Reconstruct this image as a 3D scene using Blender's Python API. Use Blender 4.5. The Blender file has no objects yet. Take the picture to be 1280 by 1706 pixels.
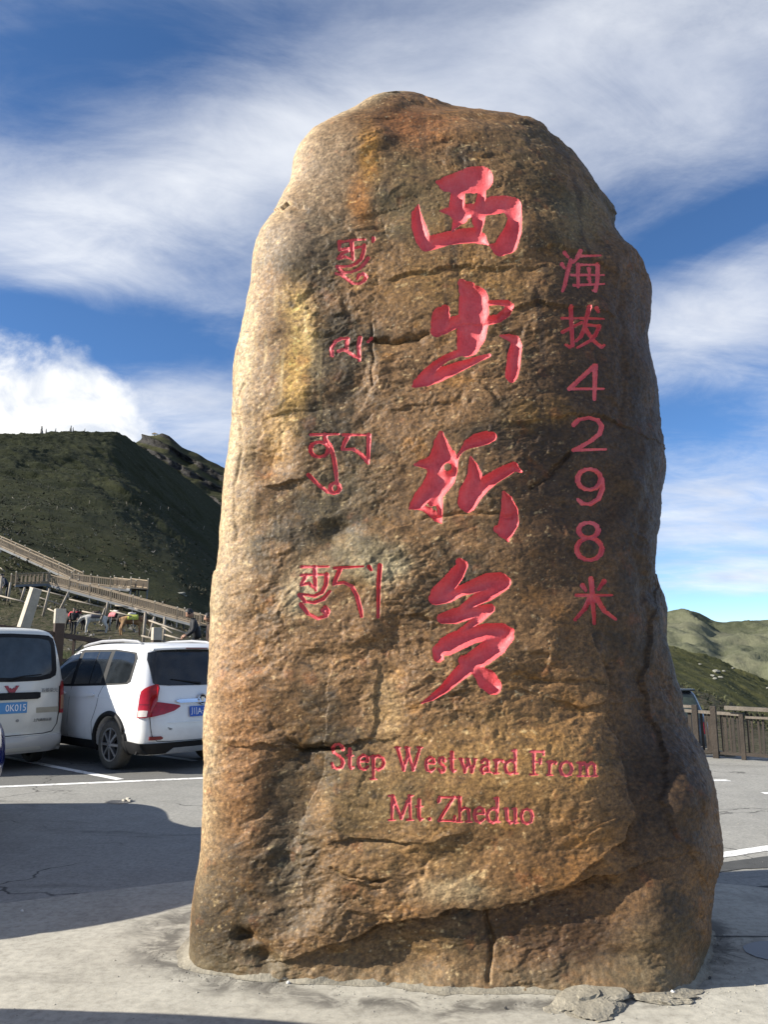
import bpy, bmesh, math, random
import numpy as np
from mathutils import Vector, Matrix

random.seed(7)
rng = np.random.default_rng(11)
SC = bpy.context.scene
COL = SC.collection

# ------------------------------------------------------------------ camera
FPX = 1327.0                       # focal length in photo pixels (28 mm equivalent)
PITCH = math.radians(10.0)
EYE = np.array([0.0, 0.0, 1.6])
cam_d = bpy.data.cameras.new('camera')
cam = bpy.data.objects.new('camera', cam_d)
COL.objects.link(cam)
cam.location = EYE
cam.rotation_euler = (math.radians(90) + PITCH, 0, 0)
cam_d.sensor_fit = 'VERTICAL'
cam_d.sensor_height = 36.0
cam_d.lens = FPX / 1706.0 * 36.0
cam_d.clip_end = 20000
cam_d.clip_start = 0.05
SC.camera = cam

# ------------------------------------------------------------------ light
SUN_EL = math.radians(29.0)
SUN_FRONT = math.radians(9.5)     # sun stands at the left, this much towards the viewer
SUN = np.array([-math.cos(SUN_EL) * math.cos(SUN_FRONT), -math.cos(SUN_EL) * math.sin(SUN_FRONT), math.sin(SUN_EL)])
sl = bpy.data.lights.new('sun', 'SUN')
sl.energy = 5.0
sl.angle = math.radians(0.53)
sl.color = (1.0, 0.945, 0.84)
so = bpy.data.objects.new('sun', sl)
COL.objects.link(so)
so.rotation_euler = Vector(SUN).to_track_quat('Z', 'Y').to_euler()
so.location = (-30, -8, 20)
SC.view_settings.view_transform = 'Standard'
SC.view_settings.look = 'None'
SC.view_settings.gamma = 1.0
SC.view_settings.exposure = 0.95
SC.view_settings.use_curve_mapping = False
try:
    SC.cycles.use_denoising = True
    SC.cycles.max_bounces = 6
    SC.cycles.diffuse_bounces = 3
except Exception:
    pass

CP, SP = math.cos(PITCH), math.sin(PITCH)


def ray(px, py):
    a = (px - 640.0) / FPX
    b = (853.0 - py) / FPX
    return np.array([a, CP - b * SP, SP + b * CP])


def at_y(px, py, y):
    """point of the photograph's pixel at depth y (metres in front of the camera)"""
    d = ray(px, py)
    return EYE + d * (y / d[1])


def at_z(px, py, z=0.0):
    d = ray(px, py)
    return EYE + d * ((z - EYE[2]) / d[2])


def to_px(P):
    P = np.asarray(P, dtype=np.float64)
    x = P[..., 0]; y = P[..., 1]; z = P[..., 2] - EYE[2]
    zc = y * CP + z * SP
    v = -y * SP + z * CP
    return 640 + FPX * x / zc, 853 - FPX * v / zc


# ------------------------------------------------------------------ node helpers
class NT:
    def __init__(s, tree):
        s.t = tree; s.t.nodes.clear()

    def n(s, kind, ins=None, **props):
        nd = s.t.nodes.new(kind)
        for k, v in props.items():
            setattr(nd, k, v)
        if ins:
            for k, v in ins.items():
                sock = nd.inputs[k]
                if hasattr(v, 'is_output') or isinstance(v, bpy.types.NodeSocket):
                    s.t.links.new(v, sock)
                else:
                    sock.default_value = v
        return nd

    def math(s, op, a, b=0.0, c=None, clamp=False):
        ins = {0: a, 1: b}
        if c is not None:
            ins[2] = c
        return s.n('ShaderNodeMath', ins, operation=op, use_clamp=clamp).outputs[0]

    def noise(s, vec, scale, detail=4.0, rough=0.55, dist=0.0):
        return s.n('ShaderNodeTexNoise', {'Vector': vec, 'Scale': scale, 'Detail': detail, 'Roughness': rough, 'Distortion': dist}).outputs['Fac']

    def ramp(s, fac, stops, interp='LINEAR'):
        r = s.n('ShaderNodeValToRGB', {'Fac': fac})
        e = r.color_ramp.elements
        r.color_ramp.interpolation = interp
        while len(e) < len(stops):
            e.new(0.5)
        for el, (p, c) in zip(e, stops):
            el.position = p
            el.color = (*c, 1.0) if len(c) == 3 else c
        return r.outputs['Color']

    def mix(s, fac, a, b, mode='MIX'):
        m = s.n('ShaderNodeMix', data_type='RGBA', blend_type=mode)
        m.clamp_factor = True
        for sock, v in ((m.inputs[0], fac), (m.inputs[6], a), (m.inputs[7], b)):
            if isinstance(v, bpy.types.NodeSocket):
                s.t.links.new(v, sock)
            elif isinstance(v, (int, float)):
                sock.default_value = v
            else:
                sock.default_value = (*v, 1.0) if len(v) == 3 else v
        return m.outputs[2]

    def smooth(s, v, lo, hi):
        m = s.n('ShaderNodeMapRange', {'Value': v, 'From Min': lo, 'From Max': hi, 'To Min': 0.0, 'To Max': 1.0}, interpolation_type='SMOOTHSTEP')
        return m.outputs[0]


def new_mat(name):
    m = bpy.data.materials.new(name)
    m.use_nodes = True
    return m, NT(m.node_tree)


def finish(nt, color, rough, normal=None, **kw):
    b = nt.n('ShaderNodeBsdfPrincipled')
    for key, v in [('Base Color', color), ('Roughness', rough)] + list(kw.items()):
        sock = b.inputs[key]
        if isinstance(v, bpy.types.NodeSocket):
            nt.t.links.new(v, sock)
        elif isinstance(v, (tuple, list)) and len(v) == 3 and sock.type == 'RGBA':
            sock.default_value = (*v, 1)
        else:
            sock.default_value = v
    if normal is not None:
        nt.t.links.new(normal, b.inputs['Normal'])
    o = nt.n('ShaderNodeOutputMaterial')
    nt.t.links.new(b.outputs[0], o.inputs[0])
    return b


MATS = {}


def simple(name, color, rough=0.6, var=0.25, scale=6.0, bump=0.0, bscale=60.0, **kw):
    """plain procedural material: colour with two scales of mottling, optional bump"""
    if name in MATS:
        return MATS[name]
    m, nt = new_mat(name)
    tc = nt.n('ShaderNodeTexCoord').outputs['Object']
    n1 = nt.noise(tc, scale, 5, 0.6)
    n2 = nt.noise(tc, scale * 7.3, 3, 0.6)
    f = nt.math('ADD', nt.math('MULTIPLY', n1, 0.65), nt.math('MULTIPLY', n2, 0.35))
    lo = tuple(max(0, c * (1 - var)) for c in color)
    hi = tuple(min(1, c * (1 + var)) for c in color)
    c = nt.ramp(f, [(0.3, lo), (0.7, hi)])
    nrm = None
    if bump > 0:
        h = nt.noise(tc, bscale, 4, 0.6)
        nrm = nt.n('ShaderNodeBump', {'Height': h, 'Strength': bump, 'Distance': 0.02}).outputs[0]
    finish(nt, c, rough, nrm, **kw)
    MATS[name] = m
    return m


# ------------------------------------------------------------------ sky
world = bpy.data.worlds.new('World')
SC.world = world
world.use_nodes = True
nt = NT(world.node_tree)
tcw = nt.n('ShaderNodeTexCoord').outputs['Generated']
sky = nt.n('ShaderNodeTexSky', sky_type='NISHITA', sun_disc=False)
sky.sun_elevation = SUN_EL
sky.sun_rotation = math.atan2(SUN[0], SUN[1])
sky.altitude = 4300.0
sky.air_density = 1.0
sky.dust_density = 0.15
sky.ozone_density = 3.0
sep = nt.n('ShaderNodeSeparateXYZ', {0: tcw})
sx, sy, sz = sep.outputs
AZ = nt.math('ARCTAN2', sx, sy)
EL = nt.math('ARCSINE', sz)
# cloud layer: wispy noise seen on a flat deck overhead
den = nt.math('ADD', nt.math('MAXIMUM', sz, 0.0), 0.16)
deck = nt.n('ShaderNodeCombineXYZ', {0: nt.math('DIVIDE', sx, den), 1: nt.math('DIVIDE', sy, den), 2: 0.0}).outputs[0]
mp = nt.n('ShaderNodeMapping', {'Vector': deck, 'Rotation': (0, 0, math.radians(-28)), 'Scale': (0.85, 1.25, 1.0), 'Location': (1.7, 0.4, 0.0)}).outputs[0]
nA = nt.noise(mp, 1.5, 10, 0.60, 0.9)
nB = nt.noise(nt.n('ShaderNodeMapping', {'Vector': mp, 'Scale': (0.9, 1.2, 1.0)}).outputs[0], 4.0, 11, 0.66, 0.55)
fb = nt.math('ADD', nt.math('MULTIPLY', nA, 0.58), nt.math('MULTIPLY', nB, 0.42))


def px_ang(px, py):
    d = ray(px, py); d = d / np.linalg.norm(d)
    return math.atan2(d[0], d[1]), math.asin(d[2])


CLOUDS = [  # (px, py, rx, ry, tilt deg, weight): banks where the photograph has them
    (190, 350, 420, 95, 12, 0.24), (120, 450, 260, 50, 3, 0.16), (800, 130, 560, 130, 14, 0.30),
    (1180, 170, 260, 130, 0, 0.28), (1200, 530, 190, 95, 10, 0.26), (1190, 850, 230, 90, 0, 0.22),
    (1250, 960, 120, 45, 0, 0.20), (330, 690, 130, 60, 0, 0.24), (420, 230, 140, 60, 20, 0.08),
    (150, 90, 340, 100, 14, -0.32), (160, 560, 330, 62, 3, -0.30), (1190, 375, 200, 40, 12, -0.36),
    (1130, 690, 140, 45, 8, -0.26), (1180, 1015, 200, 22, 0, -0.40), (60, 210, 130, 40, 10, -0.10),
    (60, 535, 120, 35, 0, -0.16),
]
tot = None
for (cx, cy, rx, ry, tilt, w) in CLOUDS:
    a0, e0 = px_ang(cx, cy)
    a1, _ = px_ang(cx + rx, cy)
    _, e1 = px_ang(cx, cy - ry)
    ra, re = abs(a1 - a0), abs(e1 - e0)
    t = math.radians(tilt)
    da = nt.math('SUBTRACT', AZ, a0); de = nt.math('SUBTRACT', EL, e0)
    u = nt.math('ADD', nt.math('MULTIPLY', da, math.cos(t) / ra), nt.math('MULTIPLY', de, math.sin(t) / ra))
    v = nt.math('ADD', nt.math('MULTIPLY', da, -math.sin(t) / re), nt.math('MULTIPLY', de, math.cos(t) / re))
    r2 = nt.math('ADD', nt.math('MULTIPLY', u, u), nt.math('MULTIPLY', v, v))
    g = nt.math('MULTIPLY', nt.math('EXPONENT', nt.math('MULTIPLY', r2, -1.0)), w * 0.85)
    tot = g if tot is None else nt.math('ADD', tot, g)
cov = nt.math('ADD', fb, tot)
mask = nt.math('MULTIPLY', nt.smooth(cov, 0.30, 0.92), 0.92)
# cumulus bank low behind the mountain, sharper
a0, e0 = px_ang(60, 690)
cum_v = nt.n('ShaderNodeMapping', {'Vector': tcw, 'Scale': (1.0, 1.0, 1.3)}).outputs[0]
nC = nt.noise(cum_v, 9.0, 8, 0.58, 0.2)
du = nt.math('DIVIDE', nt.math('SUBTRACT', AZ, a0), 0.150); dv = nt.math('DIVIDE', nt.math('SUBTRACT', EL, e0), 0.070)
rr = nt.math('SQRT', nt.math('ADD', nt.math('MULTIPLY', du, du), nt.math('MULTIPLY', dv, dv)))
cm = nt.smooth(nt.math('SUBTRACT', nt.math('MULTIPLY', nt.math('SUBTRACT', nC, 0.5), 2.2), rr), -1.22, -0.60)
shade = nt.noise(mp, 2.6, 5, 0.5)
SKY_GAIN = 1.0
ccol = nt.ramp(shade, [(0.30, (4.6, 5.0, 5.9)), (0.68, (7.4, 7.6, 7.9))])
blue = nt.n('ShaderNodeHueSaturation', {'Color': sky.outputs[0], 'Saturation': 1.12, 'Value': 1.36}).outputs[0]
c1 = nt.mix(mask, blue, ccol)
cs = nt.noise(cum_v, 14.0, 6, 0.6, 0.4)
c2 = nt.mix(cm, c1, nt.ramp(cs, [(0.38, (5.6, 6.0, 6.7)), (0.58, (8.4, 8.4, 8.3))]))
bg = nt.n('ShaderNodeBackground', {'Color': c2, 'Strength': 0.072})
wo = nt.n('ShaderNodeOutputWorld')
nt.t.links.new(bg.outputs[0], wo.inputs[0])

# ------------------------------------------------------------------ numpy noise
_perm = rng.permutation(256).astype(np.int32)
_perm = np.concatenate([_perm, _perm, _perm])
_g = rng.normal(size=(256, 3)); _g /= np.linalg.norm(_g, axis=1)[:, None]
_g = _g.astype(np.float32)


_gx, _gy, _gz = (np.ascontiguousarray(_g[:, k]) for k in range(3))
from concurrent.futures import ThreadPoolExecutor
_POOL = ThreadPoolExecutor(4)


def _perlin(P):
    i = np.floor(P).astype(np.int32); f = P - i
    i &= 255
    u = f * f * f * (f * (f * 6 - 15) + 10)
    out = np.zeros(P.shape[0], np.float32)
    fx, fy, fz = f[:, 0], f[:, 1], f[:, 2]
    for dx in (0, 1):
        hx = _perm[i[:, 0] + dx]; wx = u[:, 0] if dx else 1 - u[:, 0]
        for dy in (0, 1):
            hy = _perm[hx + i[:, 1] + dy]; wxy = wx * (u[:, 1] if dy else 1 - u[:, 1])
            for dz in (0, 1):
                h = _perm[hy + i[:, 2] + dz]
                d = _gx[h] * (fx - dx) + _gy[h] * (fy - dy) + _gz[h] * (fz - dz)
                out += wxy * (u[:, 2] if dz else 1 - u[:, 2]) * d
    return out * 1.5


def _chunks(fn, P):
    P = np.ascontiguousarray(P, dtype=np.float32)
    flat = P.reshape(-1, 3)
    n = len(flat)
    if n < 20000:
        return fn(flat).reshape(P.shape[:-1])
    parts = np.array_split(flat, max(4, n // 60000))
    return np.concatenate(list(_POOL.map(fn, parts))).reshape(P.shape[:-1])


def fbm(P, freq, octv=4, gain=0.5, seed=0.0, ridged=False):
    def one(Q):
        out = np.zeros(len(Q), np.float32); a = 1.0; tot = 0
        for k in range(octv):
            n = _perlin(Q * np.float32(freq * 2.03 ** k) + np.float32(17.3 * k + seed))
            if ridged:
                n = 1 - 2 * np.abs(n)
            out += a * n; tot += a; a *= gain
        return out / tot
    return _chunks(one, P)


def facets(P, freq, seed=0, tilt=0.9, soft=None):
    """chipped-stone relief: every random cell is a small tilted plane"""
    def one(Q):
        flat = Q * np.float32(freq)
        best = np.full(len(flat), 1e9, np.float32); val = np.zeros(len(flat), np.float32); ws = np.zeros(len(flat), np.float32)
        i0 = np.floor(flat - 0.5).astype(np.int32)
        for dx in (0, 1):
            for dy in (0, 1):
                for dz in (0, 1):
                    c = i0 + np.array([dx, dy, dz], np.int32)
                    cc = (c + seed) & 255
                    h = _perm[_perm[_perm[cc[:, 0]] + cc[:, 1]] + cc[:, 2]]
                    d = flat - (c + (_g[h] * 0.42 + 0.5))
                    dist = (d * d).sum(1)
                    gr = _g[_perm[h + 77]]
                    v = (gr * d).sum(1) * tilt + gr[:, 0] * 0.35
                    if soft:
                        w = np.exp(-soft * dist); val += w * v; ws += w
                        continue
                    m = dist < best
                    best[m] = dist[m]; val[m] = v[m]
        return val / (ws + 1e-9) if soft else val
    return _chunks(one, P)


# ------------------------------------------------------------------ object helpers
def link(name, me, mats=None, parent=None, smooth=True):
    o = bpy.data.objects.new(name, me)
    COL.objects.link(o)
    if mats is not None:
        for m in (mats if isinstance(mats, (list, tuple)) else [mats]):
            me.materials.append(m)
    if smooth and len(me.polygons):
        me.polygons.foreach_set('use_smooth', np.ones(len(me.polygons), bool))
    if parent is not None:
        o.parent = parent
    return o


def tag(o, label=None, cat=None, group=None, kind=None):
    if label: o['label'] = label
    if cat: o['category'] = cat
    if group: o['group'] = group
    if kind: o['kind'] = kind
    return o


def empty(name, loc, rz=0.0):
    o = bpy.data.objects.new(name, None)
    COL.objects.link(o)
    o.location = loc
    o.rotation_euler = (0, 0, rz)
    o.empty_display_size = 0.2
    return o


def mesh_np(name, V, F):
    """V (n,3), F (m,4) or (m,3) index arrays"""
    me = bpy.data.meshes.new(name)
    V = np.ascontiguousarray(V, np.float32); F = np.ascontiguousarray(F, np.int32)
    k = F.shape[1]
    me.vertices.add(len(V)); me.vertices.foreach_set('co', V.ravel())
    me.loops.add(F.size); me.loops.foreach_set('vertex_index', F.ravel())
    me.polygons.add(len(F))
    me.polygons.foreach_set('loop_start', np.arange(0, F.size, k, dtype=np.int32))
    me.polygons.foreach_set('loop_total', np.full(len(F), k, np.int32))
    me.update(calc_edges=True)
    return me


def grid_faces(nr, nc, wrap=False):
    r = np.arange(nr - 1)[:, None]; c = np.arange(nc if wrap else nc - 1)[None, :]
    c2 = (c + 1) % nc
    a = r * nc + c; b = r * nc + c2; d = (r + 1) * nc + c; e = (r + 1) * nc + c2
    return np.stack([a, b, e, d], -1).reshape(-1, 4)


class MB:
    """collects primitives into one mesh"""
    def __init__(s):
        s.bm = bmesh.new()

    def box(s, c, size, rot=None, taper=1.0, bevel=0.0):
        sx, sy, sz = (v / 2 for v in size)
        vs = []
        for z in (-1, 1):
            k = taper if z > 0 else 1.0
            for x, y in ((-1, -1), (1, -1), (1, 1), (-1, 1)):
                p = Vector((x * sx * k, y * sy * k, z * sz))
                if rot is not None:
                    p = rot @ p
                vs.append(s.bm.verts.new(p + Vector(c)))
        fs = [(3, 2, 1, 0), (4, 5, 6, 7), (0, 1, 5, 4), (1, 2, 6, 5), (2, 3, 7, 6), (3, 0, 4, 7)]
        faces = [s.bm.faces.new([vs[i] for i in f]) for f in fs]
        if bevel > 0:
            es = set(e for f in faces for e in f.edges)
            bmesh.ops.bevel(s.bm, geom=list(es), offset=bevel, segments=2, affect='EDGES', profile=0.6)
        return s

    def bar(s, a, b, w, h=None, up=(0, 0, 1), bevel=0.0):
        a = Vector(a); b = Vector(b); d = b - a
        L = d.length; d.normalize()
        u = Vector(up)
        if abs(d.dot(u)) > 0.98:
            u = Vector((0, 1, 0))
        y = u.cross(d).normalized(); z = d.cross(y)
        R = Matrix((d, y, z)).transposed()
        return s.box((a + b) / 2, (L, w, h if h else w), R, 1.0, bevel)

    def tube(s, pts, radii, seg=8, cap=True):
        pts = [Vector(p) for p in pts]
        if not isinstance(radii, (list, tuple)):
            radii = [radii] * len(pts)
        rings = []
        for i, p in enumerate(pts):
            d = (pts[min(i + 1, len(pts) - 1)] - pts[max(i - 1, 0)]).normalized()
            u = Vector((0, 0, 1)) if abs(d.z) < 0.9 else Vector((1, 0, 0))
            x = u.cross(d).normalized(); y = d.cross(x)
            rings.append([s.bm.verts.new(p + (x * math.cos(t) + y * math.sin(t)) * radii[i]) for t in [2 * math.pi * k / seg for k in range(seg)]])
        for a, b in zip(rings, rings[1:]):
            for k in range(seg):
                s.bm.faces.new((a[k], a[(k + 1) % seg], b[(k + 1) % seg], b[k]))
        if cap:
            s.bm.faces.new(rings[0][::-1]); s.bm.faces.new(rings[-1])
        return s

    def prism(s, poly, fn0, fn1):
        """closed outline poly [(u,v)] swept from fn0(u,v) to fn1(u,v)"""
        A = [s.bm.verts.new(fn0(*p)) for p in poly]; B = [s.bm.verts.new(fn1(*p)) for p in poly]
        n = len(poly)
        s.bm.faces.new(A[::-1]); s.bm.faces.new(B)
        for i in range(n):
            s.bm.faces.new((A[i], A[(i + 1) % n], B[(i + 1) % n], B[i]))
        return s

    def lathe(s, prof, axis='y', c=(0, 0, 0), seg=32):
        """prof [(r, t)]: radius r at position t along the axis"""
        rings = []
        for r, t in prof:
            ring = []
            for k in range(seg):
                a = 2 * math.pi * k / seg
                if axis == 'y':
                    p = (r * math.cos(a), t, r * math.sin(a))
                elif axis == 'z':
                    p = (r * math.cos(a), r * math.sin(a), t)
                else:
                    p = (t, r * math.cos(a), r * math.sin(a))
                ring.append(s.bm.verts.new(Vector(p) + Vector(c)))
            rings.append(ring)
        for a, b in zip(rings, rings[1:]):
            for k in range(seg):
                s.bm.faces.new((a[k], a[(k + 1) % seg], b[(k + 1) % seg], b[k]))
        return s

    def build(s, name, mat, parent=None, smooth=False):
        bmesh.ops.recalc_face_normals(s.bm, faces=s.bm.faces[:])
        me = bpy.data.meshes.new(name)
        s.bm.to_mesh(me); s.bm.free()
        return link(name, me, mat, parent, smooth)


def baked(o):
    """evaluate an object's modifiers into a plain mesh"""
    dg = bpy.context.evaluated_depsgraph_get()
    me = bpy.data.meshes.new_from_object(o.evaluated_get(dg))
    return me


def copy_tree(o, parent=None):
    c = o.copy(); COL.objects.link(c)
    if parent is not None:
        c.parent = parent
        c.matrix_parent_inverse = o.matrix_parent_inverse.copy()
    for ch in list(o.children):
        copy_tree(ch, c)
    return c


# ================================================================== structure: ground, terrain
def colx(px, y):
    """world x of the photo column px at depth y on eye level (terrain columns are laid out as directions)"""
    return (px - 640.0) / FPX * y * 1.0


def tz(py, y):
    """height that shows at photo row py at depth y"""
    d = ray(640, py)
    return EYE[2] + d[2] / d[1] * y


# ---- terrain: one sheet from the parking edge over hillside and mountain, valley on the right
#  columns (photo directions) -> stations (depth y, height z)
def left_crest(px):
    P = [(-900, 430), (-400, 600), (-120, 715), (0, 723), (50, 719), (110, 717), (187, 718), (219, 741), (265, 769), (312, 801), (344, 826), (369, 845), (450, 905), (560, 985), (680, 1040), (820, 1062), (1000, 1072)]
    return np.interp(px, [p[0] for p in P], [p[1] for p in P])


def stations(px):
    if px < 1060:
        y0 = np.interp(px, [-900, 0, 150, 264, 420, 1060], [11.5, 15.1, 16.6, 18.2, 20.0, 14.2])
        h1 = np.interp(px, [-900, 0, 150, 300, 450, 700, 1060], [1.35, 1.15, 1.0, 0.85, 0.5, 0.05, -0.6])
        k = np.interp(px, [0, 300, 480, 1060], [1, 1, 0.55, 0.0])
        yc = np.interp(px, [-900, 0, 187, 370, 700, 1060], [240, 395, 560, 900, 420, 260])
        py = left_crest(px)
        zc = tz(py, yc)
        S = [(y0, -0.04), (y0 + 0.9, h1), (y0 + 5, h1 + 0.06 * k), (40, 1.8 * k - 2.0 * (1 - k)), (55, 3.0 * k - 2.0 * (1 - k)), (70.5, np.interp(px, [-900, 0, 100, 200, 300, 400], [10, 7.4, 6.4, 5.1, 3.8, 2.8]) * k - 3 * (1 - k)),
             (85, np.interp(px, [-900, 0, 118, 216, 300, 400], [19, 12.4, 9.9, 8.0, 6.8, 5.2]) * k - 4 * (1 - k)), (yc * 0.62, zc * (0.50 * k + 0.2 * (1 - k))), (yc, zc), (yc * 1.25, zc * 0.55), (yc * 2.2, -30)]
    else:
        y0 = np.interp(px, [1060, 1120, 1280, 1600, 2600], [14.2, 13.75, 12.75, 11.2, 9.0])
        hump = np.interp(px, [1060, 1100, 1139, 1175, 1207, 1223, 1260, 1600, 2600], [1112, 1122, 1136, 1147, 1163, 1176, 1205, 1330, 1500])
        cr = np.interp(px, [1060, 1126, 1164, 1207, 1249, 1280, 1400, 1600, 2600], [1066, 1081, 1092, 1109, 1128, 1142, 1170, 1190, 1200])
        S = [(y0, -0.04), (y0 + 1.4, -0.9), (y0 + 6.5, -1.15), (40, -2.6), (60, tz(hump, 60)), (72, tz(hump, 60) - 4.5),
             (110, tz(hump, 60) - 7), (185, tz(cr, 250) - 5.0), (250, tz(cr, 250)), (320, tz(cr, 250) - 22), (560, -60)]
    return S


cols = np.concatenate([np.linspace(-900, -20, 60), np.linspace(-15, 385, 200), np.linspace(395, 1095, 60), np.linspace(1100, 1290, 90), np.linspace(1300, 2600, 40)])
t_uni = np.linspace(0, 10, 301)
tpar = np.concatenate([np.linspace(0, 6, 150, endpoint=False), np.linspace(6, 8.1, 210, endpoint=False), np.linspace(8.1, 10, 30)])
NR = len(tpar)
V = np.zeros((NR, len(cols), 3))
ker = np.exp(-0.5 * (np.arange(-7, 8) / 3.2) ** 2); ker /= ker.sum()
ug = np.arange(-1000, 2701, 4.0)
ST = np.array([stations(float(np.clip(p, -900, 2600))) for p in ug])      # columns x stations x (y, z)
for kk in range(11):
    sg = 3.0 if kk == 8 else (2.0 if kk == 4 else 9.0)
    kw = np.exp(-0.5 * (np.arange(-40, 41) / sg) ** 2); kw /= kw.sum()
    for q in (0, 1):
        sgq = kw
        if kk == 8 and q == 0:
            sgq = np.exp(-0.5 * (np.arange(-40, 41) / 14.0) ** 2); sgq /= sgq.sum()
        el = ST[:, kk, 1] / ST[:, kk, 0] if q == 1 else ST[:, kk, 0]
        el = np.convolve(np.pad(el, 40, mode='edge'), sgq, 'valid')
        if q == 0: newy = el
        else: ST[:, kk, 1] = el * newy
    ST[:, kk, 0] = newy
for j, px in enumerate(cols):
    S = np.stack([[np.interp(px, ug, ST[:, kk, q]) for q in (0, 1)] for kk in range(11)])
    yy = np.interp(t_uni, range(11), S[:, 0]); zz = np.interp(t_uni, range(11), S[:, 1])
    pad = lambda a: np.pad(a, 7, mode='edge')
    ys = np.convolve(pad(yy), ker, 'valid'); zs = np.convolve(pad(zz), ker, 'valid')
    w = np.clip((t_uni - 0.6) / 1.5, 0, 1)
    # keep the crest sharp
    w = w * (1 - 0.75 * np.exp(-((t_uni - 8) / 0.35) ** 2))
    yy = np.interp(tpar, t_uni, yy * (1 - w) + ys * w); zz = np.interp(tpar, t_uni, zz * (1 - w) + zs * w)
    V[:, j, 0] = colx(px, yy); V[:, j, 1] = yy; V[:, j, 2] = zz
Y = V[..., 1]
flatP = V.copy(); flatP[..., 2] = 0
n1 = fbm(flatP / 60.0, 1.0, 5, 0.55, 3.0); n2 = fbm(flatP / 9.0, 1.0, 3, 0.5, 9.0); n3 = fbm(flatP / 1.6, 1.0, 3, 0.55, 5.0)
far = np.clip((Y - 60) / 200, 0, 1); crest_w = np.exp(-((tpar[:, None] - 8) / 0.4) ** 2)
gul = fbm(np.stack([V[..., 0] / 30 + V[..., 1] / 70 + 0.8 * n1, V[..., 1] / 110, 0 * Y + 0.6 * n1], -1), 1.0, 5, 0.55, 21.0, ridged=True)
amp_edge = np.clip((tpar[:, None] - 0.4) / 0.8, 0, 1)
V[..., 2] += amp_edge * (far * (1 - 0.85 * crest_w) * (6.0 * n1 + 3.5 * gul + 0.8 * fbm(flatP / 11.0, 1.0, 3, 0.55, 44.0)) + np.clip(Y / 60, 0, 1.0) * np.clip(1.6 - Y / 150, 0.25, 1) * 0.45 * n2 + 0.06 * n3 + crest_w * far * (2.2 * n2 + 1.2 * fbm(flatP / 3.0, 1.0, 3, 0.6, 15.0)))
me = mesh_np('hillside', V.reshape(-1, 3), grid_faces(NR, len(cols)))

m, nt = new_mat('alpine_turf')
geo = nt.n('ShaderNodeNewGeometry').outputs['Position']
a = nt.noise(geo, 0.022, 7, 0.6, 0.4); b = nt.noise(geo, 0.35, 6, 0.65); c = nt.noise(geo, 3.2, 5, 0.7); d = nt.noise(geo, 0.07, 8, 0.7, 0.8)
g1 = nt.ramp(nt.math('ADD', nt.math('MULTIPLY', a, 0.6), nt.math('MULTIPLY', b, 0.4)), [(0.34, (0.012, 0.017, 0.006)), (0.50, (0.024, 0.030, 0.010)), (0.66, (0.050, 0.049, 0.017))])
g2 = nt.mix(nt.smooth(c, 0.42, 0.66), g1, (0.058, 0.053, 0.022))
g3 = nt.mix(nt.math('MULTIPLY', nt.smooth(d, 0.60, 0.70), 0.75), g2, (0.075, 0.064, 0.046))
sepz = nt.n('ShaderNodeSeparateXYZ', {0: geo}).outputs
# bare stony soil on the trampled slope near the car park
near = nt.math('MULTIPLY', nt.math('SUBTRACT', 1.0, nt.smooth(sepz[1], 40.0, 90.0)), nt.math('MULTIPLY', nt.smooth(c, 0.40, 0.56), 0.7))
g4 = nt.mix(near, g3, (0.12, 0.098, 0.072))
left_shade = nt.math('MULTIPLY', nt.math('SUBTRACT', 1.0, nt.smooth(sepz[0], -60.0, 10.0)), nt.smooth(sepz[1], 60.0, 110.0))  # shade of the left mountain painted in as darker turf
g4 = nt.mix(nt.math('MULTIPLY', left_shade, 0.5), g4, (0.011, 0.015, 0.006))
rgt = nt.math('MULTIPLY', nt.smooth(sepz[0], 5.0, 40.0), nt.smooth(sepz[1], 60.0, 110.0))
g4 = nt.mix(nt.math('MULTIPLY', rgt, 0.6), g4, nt.ramp(d, [(0.4, (0.060, 0.064, 0.024)), (0.6, (0.120, 0.112, 0.046))]))
bh = nt.math('ADD', nt.math('MULTIPLY', b, 1.0), nt.math('MULTIPLY', c, 0.4))
bmp = nt.n('ShaderNodeBump', {'Height': bh, 'Strength': 0.7, 'Distance': 0.8}).outputs[0]
finish(nt, g4, 0.95, bmp, **{'Specular IOR Level': 0.1})
turf = m
tag(link('hillside', me, turf), kind='structure')
SAMPLE_V = V


def ground_z(x, y):
    """height of the terrain sheet near (x, y), lot level 0 in front of it"""
    px = 640 + x / y * FPX
    j = int(np.clip(np.searchsorted(cols, px), 1, len(cols) - 1))
    if abs(cols[j - 1] - px) < abs(cols[j] - px): j -= 1
    ys = SAMPLE_V[:, j, 1]
    if y < ys[0]: return 0.0
    return float(np.interp(y, ys, SAMPLE_V[:, j, 2]))


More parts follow.
